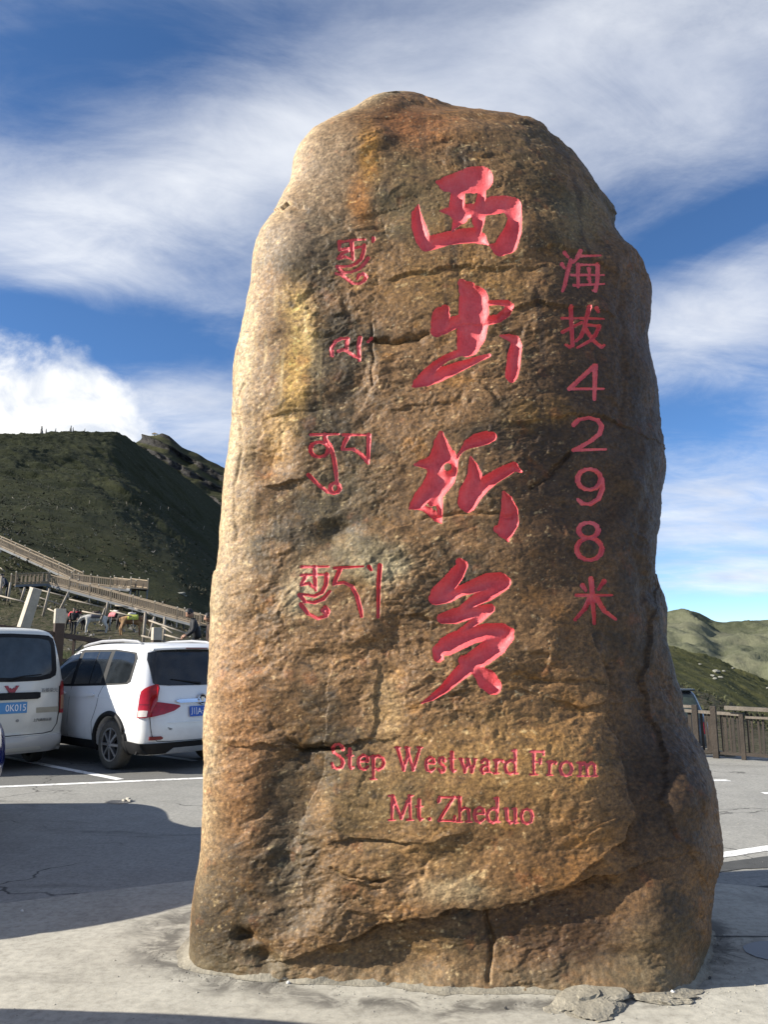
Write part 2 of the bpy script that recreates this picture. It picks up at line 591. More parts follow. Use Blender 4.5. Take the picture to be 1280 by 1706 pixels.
# ---- farther peak on the left, and the pale far range on the right
def loft(name, crest, yc, foot_y, foot_z, ncol, nrow, px0, px1, nseed, namp, mat, strata=0.0):
    pxs = np.linspace(px0, px1, ncol)
    py = np.interp(pxs, [c[0] for c in crest], [c[1] for c in crest])
    k3 = np.array([0.25, 0.5, 0.25]); py[1:-1] = np.convolve(py, k3, 'valid')
    t = np.linspace(0, 1.5, nrow)
    VV = np.zeros((nrow, ncol, 3))
    zc = np.array([tz(p, yc) for p in py])
    foot_z = np.minimum(foot_z, zc * 0.35 - 8)[None, :] if foot_z > 0 else foot_z
    f = np.clip(t, 0, 1)[:, None]; back = np.clip(t - 1, 0, 1)[:, None]
    yv = foot_y + (yc - foot_y) * f + back * 2.0 * (yc - foot_y)
    zv = foot_z + (zc[None, :] - foot_z) * (0.35 * f + 0.65 * f ** 1.6) - back * 1.5 * (zc[None, :] - foot_z)
    VV[..., 1] = yv; VV[..., 0] = colx(pxs[None, :], yv); VV[..., 2] = zv
    Q = VV / (yc * 0.08)
    nz = fbm(Q, 1.0, 7, 0.55, nseed) + 0.5 * fbm(Q * np.array([1.5, .5, 1.5]), 1.3, 4, 0.5, nseed + 4, ridged=True)
    wgt = np.clip(1.25 - np.exp(-((t - 1) / 0.08) ** 2), 0, 1)[:, None]
    VV[..., 2] += nz * namp * wgt
    if strata:
        lay = VV[..., 2] + 0.55 * VV[..., 0] + 6 * fbm(Q, 2.0, 3, 0.5, 2.0)
        VV[..., 1] -= strata * (np.abs(((lay / 22.0) % 1.0) - 0.5) * 2) ** 3
    return tag(link(name, mesh_np(name, VV.reshape(-1, 3), grid_faces(nrow, ncol)), mat), kind='structure')


m, nt = new_mat('rocky_ridge')
geo = nt.n('ShaderNodeNewGeometry').outputs['Position']
a = nt.noise(geo, 0.018, 8, 0.62, 0.5); b = nt.noise(geo, 0.16, 7, 0.7)
sepn = nt.n('ShaderNodeSeparateXYZ', {0: nt.n('ShaderNodeNewGeometry').outputs['Normal']}).outputs
st = nt.smooth(nt.math('ADD', sepn[2], nt.math('MULTIPLY', nt.math('SUBTRACT', b, 0.5), 0.9)), 0.58, 0.86)
rockc = nt.ramp(b, [(0.35, (0.018, 0.018, 0.019)), (0.65, (0.095, 0.088, 0.082))])
grs = nt.ramp(a, [(0.35, (0.024, 0.027, 0.012)), (0.65, (0.072, 0.070, 0.032))])
bmp = nt.n('ShaderNodeBump', {'Height': b, 'Strength': 0.8, 'Distance': 6.0}).outputs[0]
finish(nt, nt.mix(st, rockc, grs), 0.95, bmp, **{'Specular IOR Level': 0.1})
ridge_m = m
loft('rocky_peak', [(60, 800), (150, 770), (212, 738), (231, 728), (259, 724), (275, 730), (294, 745), (319, 755), (344, 770), (372, 783), (430, 830), (520, 900), (640, 1000), (760, 1070), (900, 1110)],
     1050, 560, 60, 260, 150, 60, 900, 31.0, 9.0, ridge_m, 22.0)

m, nt = new_mat('far_pasture')
geo = nt.n('ShaderNodeNewGeometry').outputs['Position']
a = nt.noise(geo, 0.006, 8, 0.6, 0.6); b = nt.noise(geo, 0.03, 7, 0.7); c = nt.noise(geo, 0.11, 5, 0.7)
f = nt.math('ADD', nt.math('MULTIPLY', a, 0.5), nt.math('ADD', nt.math('MULTIPLY', b, 0.3), nt.math('MULTIPLY', c, 0.2)))
cc = nt.ramp(f, [(0.38, (0.060, 0.066, 0.036)), (0.50, (0.112, 0.116, 0.072)), (0.62, (0.160, 0.155, 0.102))])
bmp = nt.n('ShaderNodeBump', {'Height': f, 'Strength': 0.7, 'Distance': 14.0}).outputs[0]
finish(nt, cc, 0.95, bmp, **{'Specular IOR Level': 0.1})
loft('far_range', [(150, 1075), (700, 1062), (1000, 1035), (1080, 1024), (1114, 1021), (1135, 1019), (1158, 1021), (1171, 1027), (1192, 1038), (1223, 1036), (1259, 1034), (1280, 1032), (1350, 1020), (1500, 1030), (1900, 1010), (2600, 1040)],
     1500, 420, -75, 400, 140, 150, 2600, 51.0, 26.0, m)

# distant floor of the land, out to the horizon
bm = MB(); bm.lathe([(0.01, -62.0), (3000, -62.0), (9000, -64.0)], 'z', (0, 0, 0), 64)
tag(bm.build('distant_ground', turf, None, True), kind='structure')

# ---- parking lot
m, nt = new_mat('worn_asphalt')
geo = nt.n('ShaderNodeNewGeometry').outputs['Position']
big = nt.noise(geo, 0.45, 5, 0.6, 0.4); mid = nt.noise(geo, 3.0, 6, 0.65, 0.3); fine = nt.noise(geo, 160.0, 3, 0.7)
spk = nt.noise(geo, 55.0, 2, 0.5)
base = nt.ramp(nt.math('ADD', nt.math('MULTIPLY', big, 0.5), nt.math('MULTIPLY', mid, 0.5)), [(0.34, (0.215, 0.210, 0.192)), (0.66, (0.315, 0.305, 0.276))])
sepc = nt.n('ShaderNodeSeparateXYZ', {0: geo}).outputs
# the ground behind the front line of the bays is coloured darker
front = nt.math('SUBTRACT', sepc[1], nt.math('ADD', 11.42, nt.math('MULTIPLY', sepc[0], 0.3125)))
bay = nt.math('MULTIPLY', nt.smooth(front, -0.02, 0.05), nt.math('LESS_THAN', sepc[0], 0.0))
base = nt.mix(nt.math('MULTIPLY', bay, 0.75), base, (0.085, 0.085, 0.083))
mot = nt.noise(geo, 26.0, 5, 0.72, 0.2)
base = nt.mix(1.0, base, nt.ramp(mot, [(0.30, (0.68, 0.68, 0.68)), (0.5, (1, 1, 1)), (0.70, (1.24, 1.23, 1.20))]), 'MULTIPLY')
base = nt.mix(nt.math('MULTIPLY', nt.smooth(fine, 0.35, 0.75), 0.35), base, (0.30, 0.29, 0.265))
base = nt.mix(nt.math('MULTIPLY', nt.smooth(spk, 0.62, 0.72), 0.35), base, (0.10, 0.10, 0.095))
wv = nt.n('ShaderNodeMapping', {'Vector': geo, 'Scale': (0.35, 1.4, 1.0), 'Rotation': (0, 0, 0.15)}).outputs[0]
stn = nt.noise(wv, 1.1, 6, 0.7, 0.8)
base = nt.mix(nt.math('MULTIPLY', nt.smooth(stn, 0.54, 0.70), 0.55), base, (0.10, 0.098, 0.090))
wrp = nt.n('ShaderNodeVectorMath', {0: geo, 1: nt.n('ShaderNodeVectorMath', {0: nt.n('ShaderNodeTexNoise', {'Vector': geo, 'Scale': 2.5, 'Detail': 5.0}).outputs['Color'], 1: (0.5, 0.5, 0.5)}, operation='MULTIPLY').outputs[0]}, operation='ADD').outputs[0]
vor = nt.n('ShaderNodeTexVoronoi', {'Vector': wrp, 'Scale': 0.62}, feature='DISTANCE_TO_EDGE').outputs['Distance']
crk = nt.math('MULTIPLY', nt.math('SUBTRACT', 1.0, nt.smooth(vor, 0.002, 0.011)), nt.smooth(nt.noise(geo, 0.6, 3, 0.6), 0.46, 0.58))
base = nt.mix(nt.math('MULTIPLY', crk, 0.8), base, (0.035, 0.034, 0.032))
grit = nt.n('ShaderNodeTexVoronoi', {'Vector': geo, 'Scale': 9.0}, feature='F1').outputs['Distance']
base = nt.mix(nt.math('SUBTRACT', 1.0, nt.smooth(grit, 0.035, 0.06)), base, (0.34, 0.32, 0.28))
bmp = nt.n('ShaderNodeBump', {'Height': fine, 'Strength': 0.35, 'Distance': 0.006}).outputs[0]
finish(nt, base, 0.9, bmp, **{'Specular IOR Level': 0.25})
asphalt = m
edge = []
for px in np.linspace(-900, 2600, 160):
    y = stations(px)[0][0] + 0.12
    edge.append((colx(px, y), y))
poly = edge + [(60, 12), (70, -10), (60, -60), (-60, -60), (-70, -10), (-60, 14)]
bmq = bmesh.new()
vs = [bmq.verts.new((x, y, 0.0)) for x, y in poly]
es = [bmq.edges.new((vs[i], vs[(i + 1) % len(vs)])) for i in range(len(vs))]
bmesh.ops.triangle_fill(bmq, edges=es, use_beauty=True)
bmesh.ops.recalc_face_normals(bmq, faces=bmq.faces[:])
if bmq.faces[:] and bmq.faces[0].normal.z < 0:
    bmesh.ops.reverse_faces(bmq, faces=bmq.faces[:])
me = bpy.data.meshes.new('parking_lot'); bmq.to_mesh(me); bmq.free()
lot = tag(link('parking_lot', me, asphalt, None, False), kind='structure')


def sheet(name, pts, z, mat, parent=None, jag=0.0):
    """flat polygon laid at height z; jag roughens its rim"""
    P = []
    for i, p in enumerate(pts):
        q = pts[(i + 1) % len(pts)]
        n = max(1, int(math.hypot(q[0] - p[0], q[1] - p[1]) / 0.05)) if jag else 1
        for k in range(n):
            t = k / n
            P.append((p[0] + (q[0] - p[0]) * t + random.uniform(-jag, jag), p[1] + (q[1] - p[1]) * t + random.uniform(-jag, jag)))
    bq = bmesh.new()
    v = [bq.verts.new((x, y, z)) for x, y in P]
    e = [bq.edges.new((v[i], v[(i + 1) % len(v)])) for i in range(len(v))]
    bmesh.ops.triangle_fill(bq, edges=e, use_beauty=True)
    for f in bq.faces:
        if f.normal.z < 0: f.normal_flip()
    mm = bpy.data.meshes.new(name); bq.to_mesh(mm); bq.free()
    return link(name, mm, mat, parent, False)


# ---- concrete apron round the stone
m, nt = new_mat('apron_concrete')
geo = nt.n('ShaderNodeNewGeometry').outputs['Position']
big = nt.noise(geo, 0.9, 6, 0.62, 0.5); mid = nt.noise(geo, 5.0, 6, 0.65, 0.5); fine = nt.noise(geo, 120.0, 3, 0.6)
base = nt.ramp(nt.math('ADD', nt.math('MULTIPLY', big, 0.55), nt.math('MULTIPLY', mid, 0.45)), [(0.32, (0.28, 0.262, 0.220)), (0.52, (0.39, 0.368, 0.312)), (0.70, (0.47, 0.445, 0.38))])
mot = nt.noise(geo, 22.0, 5, 0.7, 0.3)
base = nt.mix(1.0, base, nt.ramp(mot, [(0.30, (0.74, 0.73, 0.72)), (0.5, (1, 1, 1)), (0.70, (1.18, 1.17, 1.15))]), 'MULTIPLY')
base = nt.mix(nt.math('MULTIPLY', nt.smooth(fine, 0.45, 0.8), 0.35), base, (0.46, 0.44, 0.39))
# damp, oily ring where water runs off the stone
sepc = nt.n('ShaderNodeSeparateXYZ', {0: geo}).outputs
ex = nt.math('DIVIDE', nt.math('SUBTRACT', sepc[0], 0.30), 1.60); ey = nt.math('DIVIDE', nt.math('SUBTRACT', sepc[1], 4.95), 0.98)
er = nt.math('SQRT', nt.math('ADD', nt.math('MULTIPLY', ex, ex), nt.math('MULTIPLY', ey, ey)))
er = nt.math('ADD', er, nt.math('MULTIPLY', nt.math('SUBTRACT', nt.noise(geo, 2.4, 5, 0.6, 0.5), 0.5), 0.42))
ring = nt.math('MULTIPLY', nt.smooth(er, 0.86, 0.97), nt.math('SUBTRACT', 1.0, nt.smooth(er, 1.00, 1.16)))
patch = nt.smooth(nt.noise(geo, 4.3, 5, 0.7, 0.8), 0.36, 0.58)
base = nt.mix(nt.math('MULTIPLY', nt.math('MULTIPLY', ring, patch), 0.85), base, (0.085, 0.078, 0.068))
dots = nt.smooth(nt.noise(geo, 1.9, 7, 0.72, 1.2), 0.60, 0.72)
base = nt.mix(nt.math('MULTIPLY', dots, 0.5), base, (0.15, 0.143, 0.125))
smu = nt.n('ShaderNodeMapping', {'Vector': geo, 'Scale': (0.5, 1.6, 1.0), 'Rotation': (0, 0, -0.2)}).outputs[0]
base = nt.mix(nt.math('MULTIPLY', nt.smooth(nt.noise(smu, 1.7, 8, 0.72, 1.0), 0.52, 0.70), 0.45), base, (0.22, 0.205, 0.172))
pitn = nt.n('ShaderNodeTexVoronoi', {'Vector': geo, 'Scale': 13.0}, feature='F1').outputs['Distance']
base = nt.mix(nt.math('MULTIPLY', nt.math('SUBTRACT', 1.0, nt.smooth(pitn, 0.03, 0.08)), 0.7), base, (0.12, 0.11, 0.095))
bmp = nt.n('ShaderNodeBump', {'Height': nt.math('ADD', nt.math('MULTIPLY', mid, 0.6), nt.math('MULTIPLY', fine, 0.4)), 'Strength': 0.3, 'Distance': 0.012}).outputs[0]
finish(nt, base, 0.85, bmp, **{'Specular IOR Level': 0.3})
concrete = m
apron = sheet('concrete_apron', [(-9, 3.2), (-4.5, 4.75), (-2.46, 5.50), (-1.9, 5.78), (-1.37, 6.02), (0, 6.3), (1.4, 6.15), (2.3, 5.98), (3.1, 5.65), (6, 4.9), (10, 3.4), (10, -8), (-9, -8)], 0.006, concrete)
tag(apron, kind='structure')
joint_m = simple('joint_dark', (0.05, 0.048, 0.044), 0.95, 0.3, 20)
pj = at_z(1188, 1561); pk = at_z(1290, 1562)
sheet('expansion_joint', [(0.9, pj[1] - 0.006), (5, pk[1] - 0.006 - 0.05), (5, pk[1] + 0.006 - 0.05), (0.9, pj[1] + 0.006)], 0.010, joint_m, apron)

# ---- painted lines
m, nt = new_mat('road_paint')
geo = nt.n('ShaderNodeNewGeometry').outputs['Position']
w1 = nt.noise(geo, 14.0, 6, 0.7); w2 = nt.noise(geo, 1.3, 4, 0.6)
pc = nt.mix(nt.smooth(nt.math('ADD', nt.math('MULTIPLY', w1, 0.7), nt.math('MULTIPLY', w2, 0.3)), 0.50, 0.62), (0.78, 0.77, 0.74), (0.36, 0.35, 0.33))
finish(nt, pc, 0.75)
paint = m


def stripe(a, b, w, z=0.004):
    a = np.array(a[:2]); b = np.array(b[:2]); d = (b - a) / np.linalg.norm(b - a); n = np.array([-d[1], d[0]]) * w / 2
    return sheet('painted_line', [tuple(a - n), tuple(b - n), tuple(b + n), tuple(a + n)], z, paint, lot, 0.004)


stripe(at_z(-160, 1318), at_z(520, 1289), 0.13)                 # front line of the bays
stripe(at_z(200, 1299), at_z(-30, 1254), 0.12, 0.0042)
stripe(at_z(325, 1268), at_z(205, 1250.5), 0.12, 0.0042)
stripe(at_z(1100, 1441), at_z(1420, 1392), 0.13)
stripe(at_z(1165, 1300.5), at_z(1216, 1300.5), 0.14)
stripe(at_z(1272, 1322), at_z(1330, 1322), 0.12)
# shadow bands right of the stone, painted as flat dark sheets
shade_m = simple('shadow_band', (0.060, 0.060, 0.058), 0.9, 0.25, 9, 0.3, 200)
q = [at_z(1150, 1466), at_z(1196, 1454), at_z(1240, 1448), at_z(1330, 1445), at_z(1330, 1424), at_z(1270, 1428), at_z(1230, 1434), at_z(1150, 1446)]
sheet('shadow_band', [tuple(p[:2]) for p in q], 0.0045, shade_m, lot, 0.006)
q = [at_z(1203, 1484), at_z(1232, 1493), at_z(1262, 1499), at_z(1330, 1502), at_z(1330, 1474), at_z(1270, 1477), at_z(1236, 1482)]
sheet('shadow_band', [tuple(p[:2]) for p in q], 0.0045, shade_m, lot, 0.006)
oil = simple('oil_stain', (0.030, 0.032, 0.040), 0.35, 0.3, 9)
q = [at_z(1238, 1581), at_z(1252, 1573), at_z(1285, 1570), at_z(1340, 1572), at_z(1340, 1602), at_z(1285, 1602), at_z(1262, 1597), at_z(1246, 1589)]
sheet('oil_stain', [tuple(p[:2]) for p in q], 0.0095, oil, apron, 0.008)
# broken spot with rubble in the lane
q = [at_z(174, 1337), at_z(186, 1334), at_z(205, 1333.5), at_z(221, 1336), at_z(210, 1339), at_z(190, 1340)]
sheet('pothole', [tuple(p[:2]) for p in q], 0.0045, oil, lot, 0.012)
for (px, py, s, lab) in ((213, 1334.5, 0.045, 'largest pale chip of broken asphalt by the small pothole'), (217, 1335.5, 0.03, 'small pale chip at the right rim of the pothole'), (206, 1335, 0.03, 'small pale chip at the back rim of the pothole')):
    p = at_z(px, py)
    b = MB(); b.box((p[0], p[1], s * 0.35), (s * 1.6, s, s * 0.9), Matrix.Rotation(random.random() * 3, 3, 'Z'), 0.6)
    tag(b.build('rubble_chip', simple('pale_rubble', (0.42, 0.39, 0.33), 0.9), None), lab, 'rubble', 'chips by the pothole')
# ================================================================== the inscribed monolith
LEFT_SIL = [(664, 151), (640, 155), (626, 161), (610, 171), (594, 184), (575, 195), (558, 205), (528, 223), (508, 244), (498, 265), (493, 288), (488, 306), (479, 320), (472, 336), (466, 354), (454, 371), (439, 386), (429, 401), (423, 422), (418, 460), (412, 490), (406, 526), (399, 556), (393, 585), (390, 615), (388, 650), (385, 695), (381, 735), (376, 780), (371, 830), (366, 880), (361, 930), (356, 985), (352, 1040), (348, 1090), (345, 1130), (342, 1180), (339, 1230), (336, 1290), (336, 1330), (333, 1390), (328, 1450), (322, 1510), (318, 1555), (316, 1590), (315, 1640), (315, 1700)]
RIGHT_SIL = [(668, 151), (690, 153), (720, 163), (758, 176), (785, 181), (800, 179), (830, 184), (860, 193), (889, 204), (918, 223), (951, 250), (980, 281), (999, 319), (1018, 353), (1030, 380), (1041, 400), (1055, 415), (1069, 435), (1079, 459), (1083, 488), (1083, 555), (1091, 589), (1099, 637), (1100, 670), (1104, 733), (1105, 767), (1098, 819), (1096, 853), (1095, 891), (1097, 930), (1101, 959), (1107, 997), (1112, 1016), (1120, 1062), (1126, 1094), (1133, 1128), (1138, 1149), (1140, 1178), (1148, 1210), (1164, 1240), (1173, 1258), (1178, 1280), (1187, 1297), (1192, 1313), (1194, 1340), (1197, 1389), (1198, 1410), (1196, 1437), (1191, 1458), (1187, 1477), (1185, 1504), (1183, 1531), (1185, 1550), (1184, 1568), (1178, 1587), (1175, 1608), (1173, 1630), (1170, 1660), (1168, 1700)]
LEAN = 0.085
FRONT0 = 4.17


def at_lean(px, py, off):
    """pixel on the leaning plane y = FRONT0 + off + LEAN*z"""
    d = ray(px, py)
    t = (FRONT0 + off + LEAN * EYE[2]) / (d[1] - LEAN * d[2])
    return EYE + d * t


OFF_L, OFF_R = 0.46, 0.72
# every row is a slice of the solid by the plane through the eye and one row of the photograph
NROW, NF, NB = 1160, 610, 80
pys = np.concatenate([np.linspace(1740, 168, NROW - 60), np.linspace(167, 151.5, 60)])
Lp = np.interp(pys, [p[1] for p in LEFT_SIL] + [1760], [p[0] for p in LEFT_SIL] + [315])
Rp = np.interp(pys, [p[1] for p in RIGHT_SIL] + [1760], [p[0] for p in RIGHT_SIL] + [1168])
prog = np.clip((1690 - pys) / (1690 - 151.0), 0, 1)
th = np.linspace(0, math.pi, 500)


def half(nl, nr):
    cs, sn = np.cos(th), np.sin(th)
    n = np.where(cs > 0, nl, nr)
    u = -np.sign(cs) * np.abs(cs) ** (2 / n)          # -1 .. 1
    w = np.abs(sn) ** (2 / n)
    return u, w


uF, wF = half(5.4, 2.6)
uB, wB = half(2.6, 2.4)
RV = np.zeros((NROW, NF + NB, 3))
for k in range(NROW):
    py = pys[k]
    d = ray(640, py); te = d[2] / d[1]
    den = 1 - LEAN * te
    capF = math.sqrt(max(0.0, 1 - max(0.0, (prog[k] - 0.80) / 0.20) ** 2.6))
    capB = math.sqrt(max(0.0, 1 - max(0.0, (prog[k] - 0.55) / 0.45) ** 2.0))
    low = max(0.0, 1 - prog[k] / 0.30)
    uF, wF = half(5.4, 2.6 + 3.6 * low)          # the foot is squarer than the shoulders
    pm, ph = (Lp[k] + Rp[k]) / 2, max((Rp[k] - Lp[k]) / 2, 0.5)

    def put(u, yv):
        return ((pm + u * ph) - 640) / FPX * yv / d[1], yv

    s_ = (uF + 1) / 2
    off = OFF_L + (OFF_R - OFF_L) * s_
    yv = (FRONT0 + off + LEAN * EYE[2]) / den - off * capF * wF - 0.13 * uF * wF * capF
    xf_, yf_ = put(uF, yv)
    ds = np.concatenate([[0], np.cumsum(np.hypot(np.diff(xf_), np.diff(yf_)) + 1e-9)])
    q = np.linspace(0, ds[-1], NF)
    RV[k, :NF, 0] = np.interp(q, ds, xf_); RV[k, :NF, 1] = np.interp(q, ds, yf_)
    s_ = (uB + 1) / 2
    off = OFF_L + (OFF_R - OFF_L) * s_
    yv = (FRONT0 + off + LEAN * EYE[2]) / den + 1.0 * capB * wB
    xb_ = ((pm + uB * ph) - 640) / FPX * ((FRONT0 + off + LEAN * EYE[2]) / den) / d[1]
    xb_, yb_ = xb_[::-1], yv[::-1]
    ds = np.concatenate([[0], np.cumsum(np.hypot(np.diff(xb_), np.diff(yb_)) + 1e-9)])
    q = np.linspace(0, ds[-1], NB + 2)[1:-1]
    RV[k, NF:, 0] = np.interp(q, ds, xb_); RV[k, NF:, 1] = np.interp(q, ds, yb_)
    RV[k, :, 2] = EYE[2] + RV[k, :, 1] * te


def grid_normals(G):
    du = np.roll(G, -1, 1) - np.roll(G, 1, 1)
    dv = np.empty_like(G); dv[1:-1] = G[2:] - G[:-2]; dv[0] = G[1] - G[0]; dv[-1] = G[-1] - G[-2]
    n = np.cross(du, dv)
    n /= (np.linalg.norm(n, axis=-1, keepdims=True) + 1e-9)
    return n


RN = grid_normals(RV)
for _ in range(3):
    RN = (RN + np.roll(RN, 1, 1) + np.roll(RN, -1, 1)); RN /= np.linalg.norm(RN, axis=-1, keepdims=True) + 1e-9
PXr, PYr = to_px(RV)
frontmask = np.zeros((NROW, NF + NB)); frontmask[:, :NF] = 1.0


def polydist(X, Yp, pts):
    """distance to a polyline and side (+ = right of travel direction), pixels"""
    best = np.full(X.shape, 1e9); side = np.zeros(X.shape)
    for (ax, ay), (bx, by) in zip(pts, pts[1:]):
        vx, vy = bx - ax, by - ay; L2 = vx * vx + vy * vy
        t = np.clip(((X - ax) * vx + (Yp - ay) * vy) / L2, 0, 1)
        dx, dy = X - ax - t * vx, Yp - ay - t * vy
        d = np.hypot(dx, dy)
        m_ = d < best
        best[m_] = d[m_]
        side[m_] = np.sign((vx * (Yp - ay) - vy * (X - ax)))[m_]
    return best, side


def endfade(X, Yp, pts, L):
    (ax, ay), (bx, by) = pts[0], pts[-1]
    return np.clip(np.minimum(np.hypot(X - ax, Yp - ay), np.hypot(X - bx, Yp - by)) / L, 0, 1)


warp = np.stack([fbm(RV, 2.2, 4, 0.55, 40.0), fbm(RV, 2.2, 4, 0.55, 60.0)], -1)
WX = PXr + 22 * warp[..., 0]; WY = PYr + 22 * warp[..., 1]
w2_ = fbm(RV, 9.0, 3, 0.55, 47.0)
WX = WX + 7 * w2_; WY = WY + 7 * fbm(RV, 9.0, 3, 0.55, 53.0)
DISP = np.zeros((NROW, NF + NB))

# broad bulges and hollows (px, py, rx, ry, metres)
for (cx, cy, rx, ry, a) in [
        (570, 240, 90, 90, 0.05), (490, 400, 45, 60, 0.05), (760, 330, 160, 120, -0.015), (950, 330, 70, 60, 0.03),
        (445, 780, 35, 28, -0.05), (470, 640, 50, 70, 0.02), (555, 890, 32, 16, -0.045), (600, 860, 90, 60, -0.015),
        (500, 990, 60, 40, 0.02), (560, 1120, 110, 60, 0.03), (720, 1150, 120, 60, 0.02), (480, 1370, 48, 120, -0.035),
        (880, 1290, 170, 120, 0.05), (960, 1570, 170, 62, -0.10), (700, 1605, 130, 40, -0.045), (1090, 1560, 60, 60, 0.045),
        (400, 1562, 15, 14, -0.06), (436, 1596, 26, 20, -0.07), (1080, 1180, 40, 90, -0.05), (1140, 1330, 40, 90, 0.05),
        (1070, 740, 25, 60, 0.03), (1050, 560, 30, 70, -0.03), (1045, 440, 25, 40, 0.03), (820, 690, 140, 90, 0.015), (1010, 1010, 60, 60, -0.02)]:
    DISP += a * np.exp(-(((WX - cx) / rx) ** 2 + ((WY - cy) / ry) ** 2)) * frontmask

# fracture steps: the rock on the right-hand side of the travel direction lies lower
for pts, a, L in [
        ([(560, 1572), (617, 1556), (658, 1546), (726, 1538), (742, 1527), (770, 1518), (812, 1521), (860, 1506), (940, 1480), (1040, 1452)], 0.075, 55),
        ([(468, 1240), (520, 1243), (566, 1236)], 0.05, 40),
        ([(498, 1420), (495, 1372), (512, 1335), (532, 1290), (538, 1246)][::-1], 0.035, 60),
        ([(1055, 1395), (1063, 1359), (1055, 1319), (1043, 1259), (1035, 1231), (999, 1191)][::-1], -0.0, 60),
        ([(999, 1084), (1011, 1132), (1009, 1183)][::-1], 0.03, 70),
        ([(630, 1100), (622, 1150), (626, 1180), (612, 1240)][::-1], 0.012, 40),
        ([(530, 352), (512, 340), (485, 342), (455, 372)][::-1], 0.024, 60),
        ([(600, 570), (623, 562), (650, 571), (680, 567), (716, 553)], 0.030, 24),
        ([(640, 470), (700, 452), (770, 440), (860, 445)], 0.016, 40),
        ([(880, 420), (940, 400), (985, 430)], 0.018, 40),
        ([(900, 700), (990, 690), (1060, 720)], 0.02, 35),
        ([(820, 520), (900, 500), (985, 520)], 0.02, 40),
        ([(900, 1160), (960, 1175), (1030, 1170)], 0.02, 30),
        ([(1100, 1010), (1085, 1110), (1098, 1190), (1120, 1260), (1108, 1330), (1140, 1400)], 0.022, 50),
        ([(545, 1412), (590, 1392), (650, 1400), (700, 1404)], 0.018, 22),
        ([(560, 1455), (610, 1470), (660, 1465)], 0.014, 22)]:
    d, sd = polydist(WX, WY, pts)
    DISP -= a * np.exp(-d / L) * (sd > 0) * endfade(WX, WY, pts, 25) * frontmask
# the raised block on the lower right, its right edge drops into shade
pts = [(999, 1084), (1011, 1132), (1006, 1186), (1035, 1231), (1045, 1262), (1056, 1319), (1064, 1359), (1052, 1400), (1010, 1430)]
d, sd = polydist(WX, WY, pts)
DISP -= 0.085 * np.exp(-d / 70) * (sd < 0) * endfade(WX, WY, pts, 40) * frontmask
# open cracks
for pts, a, w in [
        ([(886, 812), (920, 785), (952, 752)], 0.02, 4), ([(812, 1520), (822, 1580), (812, 1640)], 0.022, 4), ([(700, 868), (780, 860), (850, 854)], 0.012, 3),
        ([(617, 540), (619, 600), (622, 640)], 0.012, 2.5), ([(560, 1450), (600, 1463), (640, 1472)], 0.016, 3), ([(470, 1235), (500, 1243), (566, 1238)], 0.03, 5),
        ([(860, 1130), (930, 1140), (1000, 1138)], 0.01, 3), ([(405, 640), (400, 760), (396, 900)], 0.008, 4), ([(625, 565), (660, 572), (716, 554)], 0.02, 4),
        ([(1048, 440), (1030, 520), (1040, 600), (1035, 700)], 0.014, 7), ([(1075, 800), (1060, 900), (1078, 1000)], 0.014, 8)]:
    d, sd = polydist(WX, WY, pts)
    DISP -= a * np.exp(-(d / w) ** 2) * frontmask

# natural relief: tilted strata, chipped facets, grain
tilt = math.radians(12)
Q = RV.copy()
Q[..., 2] = (RV[..., 2] * math.cos(tilt) - RV[..., 0] * math.sin(tilt)) * 1.45
Q[..., 0] = RV[..., 0] * math.cos(tilt) + RV[..., 2] * math.sin(tilt)
wq = Q + 0.10 * np.stack([fbm(RV, 3.0, 3, 0.5, 1.0), fbm(RV, 3.0, 3, 0.5, 2.0), fbm(RV, 3.0, 3, 0.5, 3.0)], -1)
n_big = fbm(RV, 1.1, 3, 0.5, 5.0)
n_mid = fbm(wq, 3.2, 3, 0.55, 8.0)
rg = fbm(wq, 5.0, 4, 0.55, 12.0, ridged=True)
fc0 = facets(wq, 1.7, 31, 1.1, 9.0)
fc1 = facets(wq, 6.5, 3, 1.0, 16.0)
fc2 = facets(wq + 0.02 * fbm(RV, 14, 2, 0.5, 6.0)[..., None], 19.0, 9)
g1 = fbm(wq * np.array([0.8, 1, 1.2]), 26.0, 3, 0.65, 15.0)
g2 = fbm(RV, 80.0, 2, 0.6, 19.0)
gL = fbm(RV * np.array([1.0, 1.0, 0.28]), 24.0, 3, 0.6, 25.0)
chip = np.clip(0.40 + 1.8 * fbm(RV, 2.0, 3, 0.55, 91.0), 0.12, 1.0)      # where the face is chipped, where it is smooth
smoothL = np.clip(1 - np.exp(-((PXr - np.interp(PYr, [p[1] for p in LEFT_SIL], [p[0] for p in LEFT_SIL])) / 75.0) ** 2), 0, 1)
topL = np.exp(-(((PXr - 530) / 85) ** 2 + ((PYr - 290) / 130) ** 2))
rough_w = np.clip(0.40 + 0.60 * smoothL - 0.4 * topL, 0.25, 1)
pit = np.clip(-fbm(RV, 12.0, 3, 0.6, 77.0) - 0.16, 0, 1)
terr = wq[..., 2] * 5.2 + 1.6 * n_mid + 1.0 * c_layer if False else wq[..., 2] * 4.6 + 2.2 * n_mid
saw = (terr % 1.0); ledge = np.where(saw < 0.82, saw / 0.82, (1 - saw) / 0.18)
zone = (1 - 0.45 * np.exp(-(((PXr - 775) / 235) ** 4 + ((PYr - 1308) / 75) ** 4)))
chip = chip * (1 - 0.6 * np.exp(-(((PXr - 775) / 235) ** 4 + ((PYr - 1308) / 75) ** 4)))
text_flat = 1 - 0.6 * np.exp(-(((PXr - 775) / 250) ** 4 + ((PYr - 1315) / 90) ** 4)) - 0.55 * np.exp(-(((PXr - 775) / 140) ** 4 + ((PYr - 720) / 500) ** 4))
